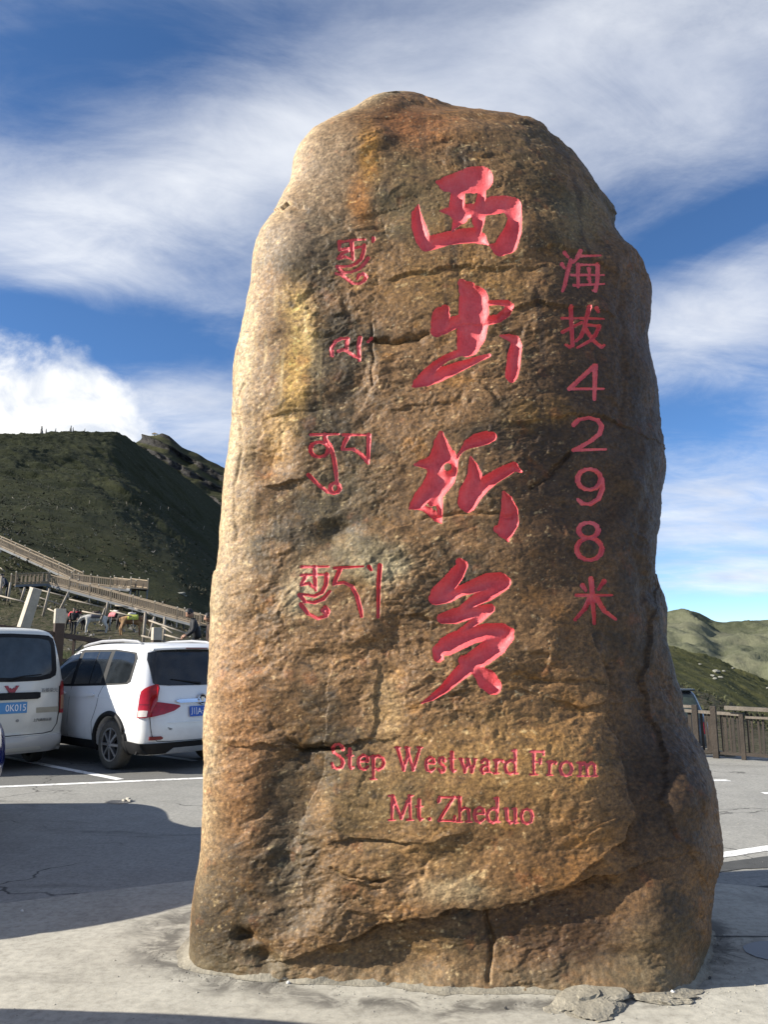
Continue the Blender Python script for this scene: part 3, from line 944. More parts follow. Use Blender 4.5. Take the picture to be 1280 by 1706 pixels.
REL = 0.030 * n_big + rough_w * (0.018 * text_flat * n_mid + 0.045 * text_flat * fc0 + chip * (0.012 * fc1 + 0.0040 * fc2 + 0.004 * ledge) + 0.0035 * rg + (0.0022 + 0.0048 * chip) * zone * (g1 * smoothL + gL * (1 - smoothL)) - 0.016 * pit) + 0.0016 * g2 * (0.35 + 0.65 * chip)
edgefade = np.clip((np.arange(NROW)[::-1] / 40.0), 0, 1)[:, None]
DISP = (DISP + REL) * (0.15 + 0.85 * edgefade)
RD = RV + RN * DISP[..., None]

# ---------------------------------------------------------------- inscription: brush strokes as (x, y, r) chains in photo pixels
GLYPHS = []     # (name, label, [segments], [holes], depth, ramp width)


def glyph(name, label, chains, ox, oy, sc, depth, wd, holes=(), r=None):
    segs = []
    for ch in chains:
        pts = [(ox + p[0] / sc, oy + p[1] / sc, (p[2] / sc if len(p) > 2 else r)) for p in ch]
        if len(pts) == 1:
            pts = pts * 2
        for i_, (p, q) in enumerate(zip(pts, pts[1:])):
            if r is not None and len(ch) > 1:
                # chisel hand: uprights cut wider than level strokes, ends run out
                k_ = 0.72 + 0.46 * abs(q[1] - p[1]) / (math.hypot(q[0] - p[0], q[1] - p[1]) + 1e-6)
                p = (p[0], p[1], p[2] * k_ * (1.12 if i_ == 0 else 1.0)); q = (q[0], q[1], q[2] * k_ * (0.72 if i_ == len(pts) - 2 else 1.0))
            segs.append(p + q)
    GLYPHS.append((name, label, segs, [(ox + h[0] / sc, oy + h[1] / sc, h[2] / sc) for h in holes], depth, wd))


def ell(cx, cy, rx, ry, n=14, a0=0, a1=360):
    return [(cx + rx * math.cos(math.radians(t)), cy + ry * math.sin(math.radians(t))) for t in np.linspace(a0, a1, n)]


BD, BW = 0.044, 19.0
Z = (660, 250, 3.967)
glyph('carved_character', 'large red carved character at the top of the stone',
      [[(275, 210, 14), (335, 222, 52), (420, 212, 72), (500, 198, 90), (560, 188, 84)],
       [(410, 280, 46), (405, 340, 50), (402, 400, 56), (425, 440, 52), (395, 490, 24), (372, 530, 5)],
       [(288, 402, 4), (335, 402, 22), (400, 400, 52)], [(425, 432, 50), (485, 432, 16)],
       [(570, 270, 26), (560, 340, 34), (550, 400, 48), (545, 470, 42), (548, 530, 20)], [(430, 385, 32), (550, 388, 34)],
       [(560, 390, 45), (640, 365, 62), (720, 355, 56), (768, 372, 64), (790, 450, 46), (772, 540, 60), (735, 615, 72), (690, 650, 52), (630, 630, 14)],
       [(148, 362, 6), (134, 420, 32), (150, 500, 48), (175, 580, 50), (200, 622, 48), (260, 605, 48), (340, 582, 46), (430, 568, 50), (510, 562, 52), (560, 582, 40), (608, 622, 8)]],
      *Z, BD, BW, holes=[(492, 316, 34)])
glyph('carved_character', 'second large red carved character from the top',
      [[(436, 878, 28), (475, 925, 60), (515, 990, 98), (515, 1060, 100), (512, 1140, 100), (500, 1215, 98), (480, 1285, 78), (465, 1320, 48)],
       [(325, 1050, 30), (298, 1095, 60), (288, 1150, 58), (270, 1195, 42)], [(310, 1170, 50), (380, 1140, 42), (450, 1120, 40)],
       [(600, 1010, 18), (680, 1006, 18), (735, 1012, 24), (762, 1030, 20), (730, 1072, 32), (680, 1112, 28), (610, 1125, 32)],
       [(430, 1335, 26), (340, 1370, 24), (260, 1420, 27), (190, 1488, 32), (140, 1538, 28), (112, 1562, 8)],
       [(130, 1555, 16), (200, 1520, 42), (280, 1488, 46), (370, 1450, 40), (460, 1415, 30), (550, 1378, 20), (618, 1356, 12)],
       [(692, 1226, 8), (745, 1236, 22), (790, 1255, 32), (796, 1295, 40), (782, 1360, 46), (776, 1430, 46), (765, 1485, 44), (765, 1510, 28)]],
      *Z, BD, BW, holes=[(648, 1056, 16)])
Z = (660, 690, 3.346)
glyph('carved_character', 'third large red carved character from the top',
      [[(250, 108, 16), (250, 160, 40), (256, 220, 62), (246, 280, 76), (238, 330, 64), (218, 370, 56), (180, 420, 46), (140, 468, 44), (105, 505, 28), (76, 527, 6)],
       [(104, 282, 6), (145, 275, 22), (190, 275, 38), (230, 270, 50)], [(100, 515, 14), (150, 522, 16), (195, 545, 24), (228, 580, 20), (252, 606, 5)],
       [(238, 470, 24), (245, 530, 16), (250, 600, 8)], [(232, 400, 42), (226, 450, 36), (205, 490, 26)],
       [(305, 225, 30), (330, 262, 18), (318, 315, 26), (296, 365, 34), (262, 415, 30), (236, 455, 24)], [(338, 262, 8), (350, 225, 8), (372, 198, 12), (405, 165, 28), (450, 145, 38), (505, 130, 38), (535, 125, 28)],
       [(416, 238, 6), (430, 290, 28), (440, 340, 42), (430, 390, 52), (405, 440, 55), (392, 490, 48), (400, 525, 24)],
       [(402, 500, 46), (440, 440, 46), (490, 392, 42), (550, 350, 36), (610, 316, 34), (655, 292, 28), (704, 322, 5)],
       [(602, 435, 10), (620, 480, 32), (634, 540, 48), (630, 600, 56), (612, 645, 50), (565, 640, 22)], [(615, 660, 40), (625, 705, 8)]],
      *Z, BD, BW, holes=[(289, 294, 22), (214, 522, 13)])
glyph('carved_character', 'lowest of the four large red carved characters',
      [[(355, 822, 22), (372, 842, 30), (340, 890, 42), (290, 950, 46), (240, 1000, 48), (215, 1028, 34), (195, 1020, 12)],
       [(222, 1032, 32), (290, 1018, 34), (360, 985, 30), (430, 960, 38), (510, 930, 45), (580, 922, 42), (612, 935, 32)], [(600, 948, 36), (520, 1000, 38), (440, 1038, 32), (370, 1082, 20), (335, 1100, 14)],
       [(258, 1138, 30), (330, 1125, 45), (400, 1110, 36), (470, 1095, 30), (528, 1080, 24)], [(535, 1090, 16), (470, 1135, 26), (400, 1182, 18), (345, 1218, 14), (300, 1245, 24)],
       [(238, 1355, 30), (232, 1315, 30), (285, 1292, 54), (350, 1260, 55), (430, 1232, 46), (510, 1212, 48), (590, 1206, 42), (640, 1210, 22)],
       [(620, 1240, 40), (560, 1288, 60), (490, 1340, 60), (425, 1380, 54), (375, 1372, 28)], [(400, 1408, 46), (340, 1460, 38), (270, 1530, 27), (200, 1580, 17), (140, 1612, 4)],
       [(430, 1430, 20), (470, 1440, 40), (508, 1480, 58), (540, 1515, 50), (552, 1530, 34)]],
      *Z, BD, BW)

SD, SW = 0.011, 5.0
R1 = 3.6
glyph('carved_sign', 'small red carved character heading the altitude column',
      [[(941, 421), (947, 428)], [(937, 440), (941, 446)], [(952, 434), (946, 455), (942, 474), (938, 485)], [(968, 418), (962, 430), (956, 437)], [(965, 426.5), (1002, 425.5)], [(964, 441), (996, 441)], [(964, 441), (964, 478)], [(997, 440), (996, 470), (993, 484), (988, 484)],
       [(953, 458), (1008, 458)], [(957, 475), (1008, 473)], [(982, 448), (983, 454)], [(982, 464), (984, 470)]], 0, 0, 1, SD, SW, r=R1 * 0.82)
glyph('carved_sign', 'second small red carved character of the altitude column',
      [[(952, 511), (953, 540), (955, 575), (950, 578), (943, 574)], [(937, 530), (965, 530)], [(938, 553), (970, 537)], [(968, 530), (1007, 531)], [(983, 511), (978, 530), (975, 545), (969, 560), (961, 568)], [(995, 513), (998, 519)],
       [(978, 541), (1000, 543), (993, 558), (985, 567), (963, 579)], [(976, 546), (983, 558), (993, 570), (1003, 578), (1008, 575)]], 0, 0, 1, SD, SW, r=R1 * 0.85)
Z = (900, 390, 2.545)
glyph('carved_digit', 'red carved digit 4 of the altitude', [[(233, 558), (125, 656), (272, 656)], [(236, 560), (232, 700)]], *Z, SD, SW, r=R1)
glyph('carved_digit', 'red carved digit 2 of the altitude', [[(145, 808), (165, 787), (210, 778), (248, 790), (264, 815), (255, 845), (220, 875), (180, 898), (142, 916), (282, 912)]], *Z, SD, SW, r=R1)
glyph('carved_digit', 'red carved digit 9 of the altitude', [ell(210, 1040, 50, 44), [(262, 1040), (266, 1080), (250, 1122), (215, 1145), (180, 1142), (163, 1125)]], *Z, SD, SW, r=R1 * 1.05)
glyph('carved_digit', 'red carved digit 8 of the altitude', [ell(207, 1255, 42, 32), ell(211, 1335, 54, 47)], *Z, SD, SW, r=R1 * 1.05)
glyph('carved_sign', 'small red carved character closing the altitude column', [[(218, 1462), (225, 1530), (232, 1650)], [(155, 1531), (308, 1531)], [(182, 1490), (196, 1510)], [(274, 1472), (250, 1505)], [(215, 1540), (192, 1588), (150, 1635)], [(240, 1540), (275, 1598), (322, 1632)]], *Z, SD, SW, r=R1)
R2 = 2.7
Z = (480, 370, 6.561)
glyph('carved_syllable', 'uppermost red carved syllable on the left',
      [[(560, 222), (640, 206), (740, 192), (848, 186)], [(562, 215), (560, 305)], [(560, 302), (650, 286), (760, 276), (832, 262)], [(695, 205), (700, 300), (712, 412)], [(832, 255), (824, 330), (800, 400), (750, 448), (690, 476), (600, 486), (530, 474)], [(655, 310), (592, 342), (542, 396)], [(548, 398), (620, 376), (690, 400)],
       [(876, 392), (842, 450), (780, 508), (700, 542), (620, 552), (575, 528), (530, 486)], [(525, 560), (590, 578), (640, 618), (700, 664), (770, 674), (832, 640), (856, 592), (820, 560), (775, 578), (758, 618)], [(934, 176), (928, 212)]], *Z, 0.010, 4.0, r=R2)
glyph('carved_syllable', 'second red carved syllable on the left',
      [[(480, 1450), (474, 1382), (518, 1302), (580, 1272), (652, 1272), (640, 1340), (646, 1392)], [(548, 1412), (600, 1392), (650, 1412), (720, 1462), (776, 1484)], [(786, 1264), (772, 1350), (780, 1510)], [(912, 1272), (872, 1308)]], *Z, 0.010, 4.0, r=R2 * 1.1)
Z = (480, 690, 4.611)
glyph('carved_syllable', 'third red carved syllable on the left',
      [[(172, 157), (390, 152)], [(285, 160), (287, 192), (328, 250), (354, 350), (365, 430), (375, 520)], ell(240, 270, 70, 58), ell(360, 566, 36, 38), [(155, 465), (230, 538), (300, 594), (352, 612)],
       [(420, 158), (630, 158)], [(462, 165), (432, 220), (415, 265)], [(415, 270), (500, 268), (560, 305), (598, 350), (616, 376)], [(622, 160), (614, 372)]], *Z, 0.010, 4.0, r=R2 * 1.15)
glyph('carved_syllable', 'lowest red carved syllable on the left',
      [[(100, 1172), (312, 1170)], [(205, 1175), (206, 1260), (212, 1350)], [(100, 1236), (296, 1230)], [(138, 1240), (100, 1306)], [(100, 1310), (160, 1300), (208, 1340)], [(296, 1232), (290, 1310), (262, 1368), (200, 1398), (130, 1386), (84, 1380)], [(86, 1386), (130, 1438), (200, 1448), (270, 1420), (322, 1360)],
       [(98, 1460), (150, 1530), (230, 1570), (290, 1550), (310, 1515), (286, 1482), (264, 1508), (282, 1528)],
       [(355, 1182), (580, 1168)], [(402, 1185), (362, 1275), (350, 1308)], [(355, 1302), (430, 1292), (490, 1322), (530, 1400), (556, 1500), (566, 1552)], [(622, 1172), (640, 1196)], [(706, 1162), (696, 1300), (692, 1560)]], *Z, 0.010, 4.0, r=R2 * 1.15)

# serif capitals and lower case for the two English lines: x 0..1 across the box, y 0 baseline, 1 x-height
th_, tk_ = 0.62, 1.0
LET = {
    'S': [[(.92, 1.45), (.86, 1.68), (.6, 1.86), (.3, 1.82), (.1, 1.55), (.2, 1.22), (.55, .98), (.85, .72), (.96, .4), (.8, .08), (.45, -.05), (.15, .08), (.06, .38)]],
    't': [[(.42, 1.5), (.4, .25), (.6, .02), (.9, .12)], [(.05, 1.02), (.9, 1.0)]],
    'e': [[(.12, .58), (.9, .62), (.86, .92), (.5, 1.08), (.14, .85), (.05, .5), (.18, .1), (.55, -.06), (.95, .2)]],
    'p': [[(.22, 1.0), (.22, -.72)], [(.22, .85), (.55, 1.08), (.88, .85), (.95, .5), (.85, .15), (.55, -.04), (.22, .15)], [(.02, 1.0), (.22, 1.02)], [(.02, -.75), (.42, -.75)]],
    'W': [[(.08, 1.75), (.3, .05)], [(.3, .05), (.5, 1.55)], [(.42, 1.75), (.66, .05)], [(.66, .05), (.92, 1.75)], [(0, 1.77), (.2, 1.77)], [(.36, 1.77), (.55, 1.77)], [(.82, 1.77), (1.0, 1.77)]],
    's': [[(.88, .82), (.6, 1.06), (.25, 1.0), (.14, .74), (.5, .52), (.86, .3), (.75, .0), (.4, -.06), (.1, .2)]],
    'w': [[(.1, 1.0), (.3, .03)], [(.3, .03), (.5, .9)], [(.46, 1.0), (.68, .03)], [(.68, .03), (.9, 1.0)], [(0, 1.02), (.2, 1.02)], [(.38, 1.02), (.56, 1.02)], [(.8, 1.02), (1, 1.02)]],
    'a': [[(.15, .82), (.42, 1.05), (.72, .9), (.72, .12), (.98, .02)], [(.72, .6), (.3, .5), (.1, .25), (.3, -.04), (.72, .22)]],
    'r': [[(.32, 1.0), (.32, .0)], [(.32, .72), (.6, 1.02), (.92, .95), (.95, .84)], [(.08, 1.0), (.32, 1.02)], [(.08, -.02), (.6, -.02)]],
    'd': [[(.78, 1.78), (.78, .0)], [(.78, .82), (.5, 1.05), (.14, .82), (.05, .48), (.16, .12), (.45, -.05), (.78, .18)], [(.56, 1.76), (.78, 1.78)], [(.78, .0), (1.0, .0)]],
    'F': [[(.32, 1.75), (.32, .0)], [(.08, 1.77), (.95, 1.75), (.98, 1.5)], [(.32, .95), (.75, .95)], [(.75, 1.1), (.75, .8)], [(.08, -.02), (.6, -.02)]],
    'o': [[(.5, 1.05), (.82, .9), (.96, .5), (.82, .1), (.5, -.06), (.18, .1), (.04, .5), (.18, .9), (.5, 1.05)]],
    'm': [[(.16, 1.0), (.16, .0)], [(.16, .78), (.34, 1.03), (.48, .85), (.5, .0)], [(.5, .78), (.7, 1.03), (.84, .85), (.86, .0)], [(.02, 1.02), (.16, 1.02)], [(.02, -.02), (.28, -.02)], [(.4, -.02), (.62, -.02)], [(.74, -.02), (.99, -.02)]],
    'M': [[(.16, 1.75), (.12, .0)], [(.16, 1.75), (.5, .1)], [(.5, .1), (.84, 1.75)], [(.84, 1.75), (.88, .0)], [(0, 1.77), (.2, 1.77)], [(.8, 1.77), (1, 1.77)], [(0, -.02), (.26, -.02)], [(.74, -.02), (1, -.02)]],
    '.': [[(.5, .1)]],
    'Z': [[(.05, 1.45), (.1, 1.75), (.92, 1.75), (.06, .02), (.92, .0), (.98, .35)]],
    'h': [[(.2, 1.78), (.2, .0)], [(.2, .72), (.5, 1.03), (.74, .88), (.78, .0)], [(.02, 1.76), (.2, 1.78)], [(.02, -.02), (.4, -.02)], [(.58, -.02), (.98, -.02)]],
    'u': [[(.16, 1.0), (.18, .25), (.42, -.05), (.76, .2)], [(.76, 1.0), (.76, .0), (.98, .0)], [(.0, 1.02), (.16, 1.02)], [(.58, 1.02), (.76, 1.02)]],
}
LINE1 = [('S', 552, 573), ('t', 578, 590), ('e', 596, 615), ('p', 617, 641), ('W', 659, 704), ('e', 709, 725), ('s', 730, 743), ('t', 748, 761), ('w', 766, 796), ('a', 800, 819), ('r', 822, 839), ('d', 841, 864), ('F', 882, 907), ('r', 911, 928), ('o', 933, 955), ('m', 962, 997)]
LINE2 = [('M', 648, 689), ('t', 693, 706), ('.', 713, 719), ('Z', 730, 759), ('h', 761, 788), ('e', 790, 808), ('d', 811, 834), ('u', 841, 865), ('o', 868, 889)]
for line, b0, b1, x0, x1, xh, what in ((LINE1, 1279.5, 1293.0, 552, 997, 21.5, 'first'), (LINE2, 1365.0, 1371.5, 648, 889, 22.5, 'second')):
    for ch, a, b in line:
        bl = b0 + (b1 - b0) * ((a + b) / 2 - x0) / (x1 - x0)
        glyph('carved_letter', None, [[(a + (b - a) * p[0], bl - p[1] * xh) for p in st] for st in LET[ch]], 0, 0, 1, 0.008, 3.4, r=(3.3 if ch == '.' else 2.5))

PXd, PYd = to_px(RD)
SDF = np.full(PXd.shape, -99.0); GID = np.full(PXd.shape, -1, np.int32); GD = np.zeros(PXd.shape)
for gi, (nm, lb, segs, holes, depth, wd) in enumerate(GLYPHS):
    S = np.array(segs)
    x0, x1 = min(S[:, 0].min(), S[:, 3].min()) - 32, max(S[:, 0].max(), S[:, 3].max()) + 32
    y0, y1 = min(S[:, 1].min(), S[:, 4].min()) - 32, max(S[:, 1].max(), S[:, 4].max()) + 32
    idx = np.nonzero((PXd > x0) & (PXd < x1) & (PYd > y0) & (PYd < y1) & (frontmask > 0))
    X, Yq = PXd[idx], PYd[idx]
    # hand-cut edges wander a little
    jit = 0.22 * fbm(np.stack([X / 7.0, Yq / 7.0, 0 * X + gi], -1), 1.0, 2)
    best = np.full(X.shape, -99.0)
    for ax, ay, ar, bx, by, br in segs:
        vx, vy = bx - ax, by - ay; L2 = vx * vx + vy * vy + 1e-6
        t = np.clip(((X - ax) * vx + (Yq - ay) * vy) / L2, 0, 1)
        best = np.maximum(best, ar + (br - ar) * t - np.hypot(X - ax - t * vx, Yq - ay - t * vy))
    for hx, hy, hr in holes:
        best = np.minimum(best, np.hypot(X - hx, Yq - hy) - hr)
    best += jit
    cur = SDF[idx]
    upd = best > cur
    SDF[idx] = np.where(upd, best, cur)
    GID[idx] = np.where(upd & (best > -3), gi, GID[idx])
    pr = np.clip(best / wd, 0, 1)
    dep = depth * np.sqrt(np.clip(1 - (1 - pr) ** 2, 0, 1))
    GD[idx] = np.maximum(GD[idx], np.where(best > 0, dep, 0))
def blur(A, n):
    for _ in range(n):
        A = (A + np.roll(A, 1, 0) + np.roll(A, -1, 0)) / 3; A = (A + np.roll(A, 1, 1) + np.roll(A, -1, 1)) / 3
    return A


bigm = np.isin(GID, [0, 1, 2, 3]) & (SDF > 0)
GD = np.where(bigm, np.minimum(blur(GD, 9) * 1.12, 0.05) * np.clip(SDF / 2.0, 0, 1) ** 0.6, GD)
inside = np.clip(SDF / 3.0, 0, 1)
# smoother floor inside the carving
REL_s = 0.030 * n_big + rough_w * (0.016 * n_mid + 0.012 * fc0 + 0.0006 * g1)
RD = RD + RN * ((-(REL - REL_s) * inside * 0.85) - GD)[..., None]
# pull grid vertices onto the cut edge so that the outline is clean
gu = np.zeros_like(SDF); gv = np.zeros_like(SDF)
gu[:, 1:-1] = (SDF[:, 2:] - SDF[:, :-2]) / 2; gv[1:-1] = (SDF[2:] - SDF[:-2]) / 2
g2n = gu * gu + gv * gv + 1e-6
su = -SDF * gu / g2n; sv = -SDF * gv / g2n
near = (np.hypot(su, sv) < 0.6) & (SDF > -3)
su = np.where(near, su, 0); sv = np.where(near, sv, 0)
dU = np.zeros_like(RD); dV = np.zeros_like(RD)
dU[:, 1:-1] = (RD[:, 2:] - RD[:, :-2]) / 2; dV[1:-1] = (RD[2:] - RD[:-2]) / 2
RD = RD + su[..., None] * dU + sv[..., None] * dV
SDFn = np.where(near, 0.0, SDF)

# ---------------------------------------------------------------- colours of the stone, with some sun and shade painted in
def lerp(a, b, t):
    return a * (1 - t[..., None]) + np.asarray(b, float) * t[..., None]


def sstep(x, a, b):
    t = np.clip((x - a) / (b - a), 0, 1); return t * t * (3 - 2 * t)


c_a = fbm(RV, 1.6, 5, 0.6, 101.0); c_b = fbm(wq, 4.0, 5, 0.62, 111.0); c_c = fbm(wq, 13.0, 4, 0.65, 121.0); c_d = fbm(RV, 48.0, 3, 0.7, 131.0)
Sv = np.stack([RV[..., 0] * 9, RV[..., 1] * 4, RV[..., 2] * 1.1], -1)
c_e = fbm(Sv, 1.0, 4, 0.6, 141.0)
C = np.zeros(RV.shape) + np.array([0.27, 0.18, 0.10])
C = lerp(C, (0.125, 0.092, 0.050), sstep(c_a + 0.5 * c_b, -0.05, 0.30))
C = lerp(C, (0.40, 0.235, 0.085), sstep(c_b - 0.3 * c_a, 0.10, 0.45) * 0.55)
BL = [  # own colour patches; right side and lower recess darkened as painted shade (px, py, rx, ry, colour, strength)
    (545, 280, 75, 110, (0.335, 0.262, 0.190), 0.85), (485, 395, 50, 45, (0.335, 0.265, 0.20), 0.85), (640, 195, 60, 35, (0.27, 0.17, 0.09), 0.6), (690, 215, 60, 40, (0.30, 0.15, 0.06), 0.7),
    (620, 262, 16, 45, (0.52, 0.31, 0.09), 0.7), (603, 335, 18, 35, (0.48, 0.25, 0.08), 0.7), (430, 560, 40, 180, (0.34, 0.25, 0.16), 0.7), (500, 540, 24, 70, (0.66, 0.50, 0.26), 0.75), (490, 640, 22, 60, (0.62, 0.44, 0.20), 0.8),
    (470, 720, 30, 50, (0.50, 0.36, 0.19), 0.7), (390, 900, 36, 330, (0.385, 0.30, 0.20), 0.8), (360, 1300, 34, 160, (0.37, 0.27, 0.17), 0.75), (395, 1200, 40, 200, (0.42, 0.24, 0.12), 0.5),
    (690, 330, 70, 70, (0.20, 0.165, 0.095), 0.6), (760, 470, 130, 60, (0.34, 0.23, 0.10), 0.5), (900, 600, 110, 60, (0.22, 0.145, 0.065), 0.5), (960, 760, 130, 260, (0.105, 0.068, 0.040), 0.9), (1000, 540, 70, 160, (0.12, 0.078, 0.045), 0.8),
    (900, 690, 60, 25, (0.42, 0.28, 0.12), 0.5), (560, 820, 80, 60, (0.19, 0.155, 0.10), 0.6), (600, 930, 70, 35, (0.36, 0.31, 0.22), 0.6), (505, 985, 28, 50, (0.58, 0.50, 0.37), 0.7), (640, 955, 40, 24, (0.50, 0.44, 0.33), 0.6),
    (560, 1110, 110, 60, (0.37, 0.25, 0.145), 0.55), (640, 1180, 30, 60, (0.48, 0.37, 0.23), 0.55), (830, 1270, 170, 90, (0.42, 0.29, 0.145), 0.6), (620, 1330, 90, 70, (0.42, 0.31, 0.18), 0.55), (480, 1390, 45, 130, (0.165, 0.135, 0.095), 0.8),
    (690, 1430, 120, 50, (0.40, 0.28, 0.155), 0.5), (760, 1490, 70, 24, (0.56, 0.47, 0.34), 0.6), (520, 1500, 80, 80, (0.20, 0.155, 0.105), 0.6), (960, 1560, 160, 70, (0.115, 0.072, 0.042), 0.8), (700, 1600, 130, 45, (0.24, 0.18, 0.105), 0.6),
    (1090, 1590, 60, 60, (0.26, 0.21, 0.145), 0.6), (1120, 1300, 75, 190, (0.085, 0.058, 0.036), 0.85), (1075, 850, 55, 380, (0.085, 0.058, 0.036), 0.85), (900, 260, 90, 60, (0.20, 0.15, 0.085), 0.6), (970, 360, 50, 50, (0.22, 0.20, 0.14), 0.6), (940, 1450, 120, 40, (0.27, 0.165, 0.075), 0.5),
]
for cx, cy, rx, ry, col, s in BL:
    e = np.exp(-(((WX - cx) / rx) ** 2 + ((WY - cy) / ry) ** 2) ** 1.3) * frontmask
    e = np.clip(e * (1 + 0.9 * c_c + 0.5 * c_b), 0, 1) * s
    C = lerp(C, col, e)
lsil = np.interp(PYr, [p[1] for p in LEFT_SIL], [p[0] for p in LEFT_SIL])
rim = np.exp(-((WX - lsil) / 20.0) ** 2) * sstep(PYr, 1560, 1350) * frontmask  # sunlit left edge painted into the colour as a cream band
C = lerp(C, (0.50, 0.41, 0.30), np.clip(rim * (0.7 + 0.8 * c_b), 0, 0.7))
# rain streaks below the crown, pale lichen and mineral flecks, rust, dark grain
st_w = sstep(c_e, 0.12, 0.42) * np.exp(-((PYr - 480) / 380.0) ** 2) * sstep(PXr, 560, 760)
C = lerp(C, (0.075, 0.05, 0.03), st_w * 0.65)
C = lerp(C, (0.58, 0.48, 0.33), sstep(c_c + 0.35 * c_d, 0.26, 0.50) * 0.5 * sstep(-PXr, -1040, -860))
pv = fbm(np.stack([RV[..., 0] * 14, RV[..., 1] * 5, RV[..., 2] * 1.2], -1), 1.0, 4, 0.6, 241.0)
C = lerp(C, (0.62, 0.52, 0.36), sstep(pv, 0.02, 0.36) * 0.65 * np.exp(-(((PXr - 470) / 70) ** 2 + ((PYr - 640) / 230) ** 2)) * frontmask)
C = lerp(C, (0.34, 0.13, 0.05), sstep(fbm(RV, 7.0, 4, 0.6, 151.0), 0.22, 0.45) * 0.2)
C = lerp(C, (0.05, 0.037, 0.025), sstep(-c_c + 0.4 * c_d, 0.22, 0.50) * 0.6)
C *= (1 + 0.85 * np.clip(c_d, -0.6, 0.8) + 0.3 * np.clip(fbm(RV, 95.0, 2, 0.6, 171.0), -0.6, 0.6))[..., None]
C = lerp(C, (0.70, 0.63, 0.50), sstep(fbm(RV, 60.0, 2, 0.5, 161.0), 0.44, 0.58) * 0.45 * sstep(-PXr, -1060, -860))
# cement dust and splash near the foot
C = lerp(C, (0.30, 0.265, 0.205), sstep(-RV[..., 2] + 0.10 * c_b, -0.20, 0.03) * 0.6 * (0.6 + 0.4 * sstep(c_c, -0.3, 0.3)))
C = np.clip(C, 0.012, 0.9)

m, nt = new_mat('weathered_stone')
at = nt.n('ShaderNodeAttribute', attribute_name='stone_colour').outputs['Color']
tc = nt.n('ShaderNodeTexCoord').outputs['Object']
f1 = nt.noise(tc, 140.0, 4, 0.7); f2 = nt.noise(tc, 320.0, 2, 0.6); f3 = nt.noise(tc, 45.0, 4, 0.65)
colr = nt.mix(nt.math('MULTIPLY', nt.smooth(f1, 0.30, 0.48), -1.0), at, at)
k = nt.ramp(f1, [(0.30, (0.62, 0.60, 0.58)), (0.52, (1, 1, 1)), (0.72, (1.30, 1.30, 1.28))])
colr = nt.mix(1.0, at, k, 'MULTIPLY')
hgt = nt.math('ADD', nt.math('MULTIPLY', f3, 0.55), nt.math('ADD', nt.math('MULTIPLY', f1, 0.3), nt.math('MULTIPLY', f2, 0.15)))
bmp = nt.n('ShaderNodeBump', {'Height': hgt, 'Strength': 0.6, 'Distance': 0.010}).outputs[0]
rg_ = nt.n('ShaderNodeMapRange', {'Value': f3, 'From Min': 0.3, 'From Max': 0.7, 'To Min': 0.48, 'To Max': 0.80}).outputs[0]
finish(nt, colr, rg_, bmp, **{'Specular IOR Level': 0.45})
stone_m = m
m, nt = new_mat('red_lacquer')
tc = nt.n('ShaderNodeTexCoord').outputs['Object']
f1 = nt.noise(tc, 9.0, 5, 0.6); f2 = nt.noise(tc, 90.0, 3, 0.6)
gw = nt.n('ShaderNodeMapping', {'Vector': tc, 'Scale': (130, 130, 20)}).outputs[0]
f3 = nt.noise(gw, 1.0, 2, 0.5)
rc = nt.ramp(nt.math('ADD', nt.math('MULTIPLY', f1, 0.5), nt.math('ADD', nt.math('MULTIPLY', f2, 0.25), nt.math('MULTIPLY', f3, 0.25))), [(0.30, (0.46, 0.040, 0.048)), (0.50, (0.65, 0.092, 0.100)), (0.72, (0.70, 0.17, 0.175))])
bmp = nt.n('ShaderNodeBump', {'Height': nt.math('ADD', f2, f3), 'Strength': 0.45, 'Distance': 0.004}).outputs[0]
finish(nt, rc, 0.55, bmp, **{'Specular IOR Level': 0.4})
red_m = m

NC = NF + NB
allF = grid_faces(NROW, NC, wrap=True)
flat_s = SDFn.reshape(-1); flat_g = GID.reshape(-1)
fs = flat_s[allF]
infl = fs.mean(1) > 0.0
gidf = np.where(infl, np.take_along_axis(flat_g[allF], fs.argmax(1)[:, None], 1)[:, 0], -1)
VR = RD.reshape(-1, 3)
# close the crown
topc = VR[(NROW - 1) * NC:].mean(0)
base_z = 0.0
lum = C.mean(-1, keepdims=True)
C = np.clip(lum + (C - lum) * 1.02, 0.004, 1)
C = np.clip(0.104 * (C / 0.19) ** 1.58 * np.array([0.99, 0.99, 0.92]), 0.005, 0.66)
stone = empty('inscribed_monolith', (0.30, 4.75, 0.0))
tag(stone, 'tall weathered brown boulder carved with red characters, standing on the concrete apron', 'monument')
O = np.array([0.30, 4.75, 0.0])


def sub_mesh(name, F, with_col):
    used, inv = np.unique(F, return_inverse=True)
    me = mesh_np(name, VR[used] - O, inv.reshape(F.shape))
    if with_col:
        a_ = me.attributes.new('stone_colour', 'FLOAT_COLOR', 'POINT')
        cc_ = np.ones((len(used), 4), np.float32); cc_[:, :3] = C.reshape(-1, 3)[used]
        a_.data.foreach_set('color', cc_.ravel())
    return me


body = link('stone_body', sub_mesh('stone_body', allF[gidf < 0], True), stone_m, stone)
for gi, (nm, lb, *_r) in enumerate(GLYPHS):
    F = allF[gidf == gi]
    if len(F) == 0:
        continue
    o = link(nm, sub_mesh(nm, F, False), red_m, stone)
    if lb: o['label'] = lb

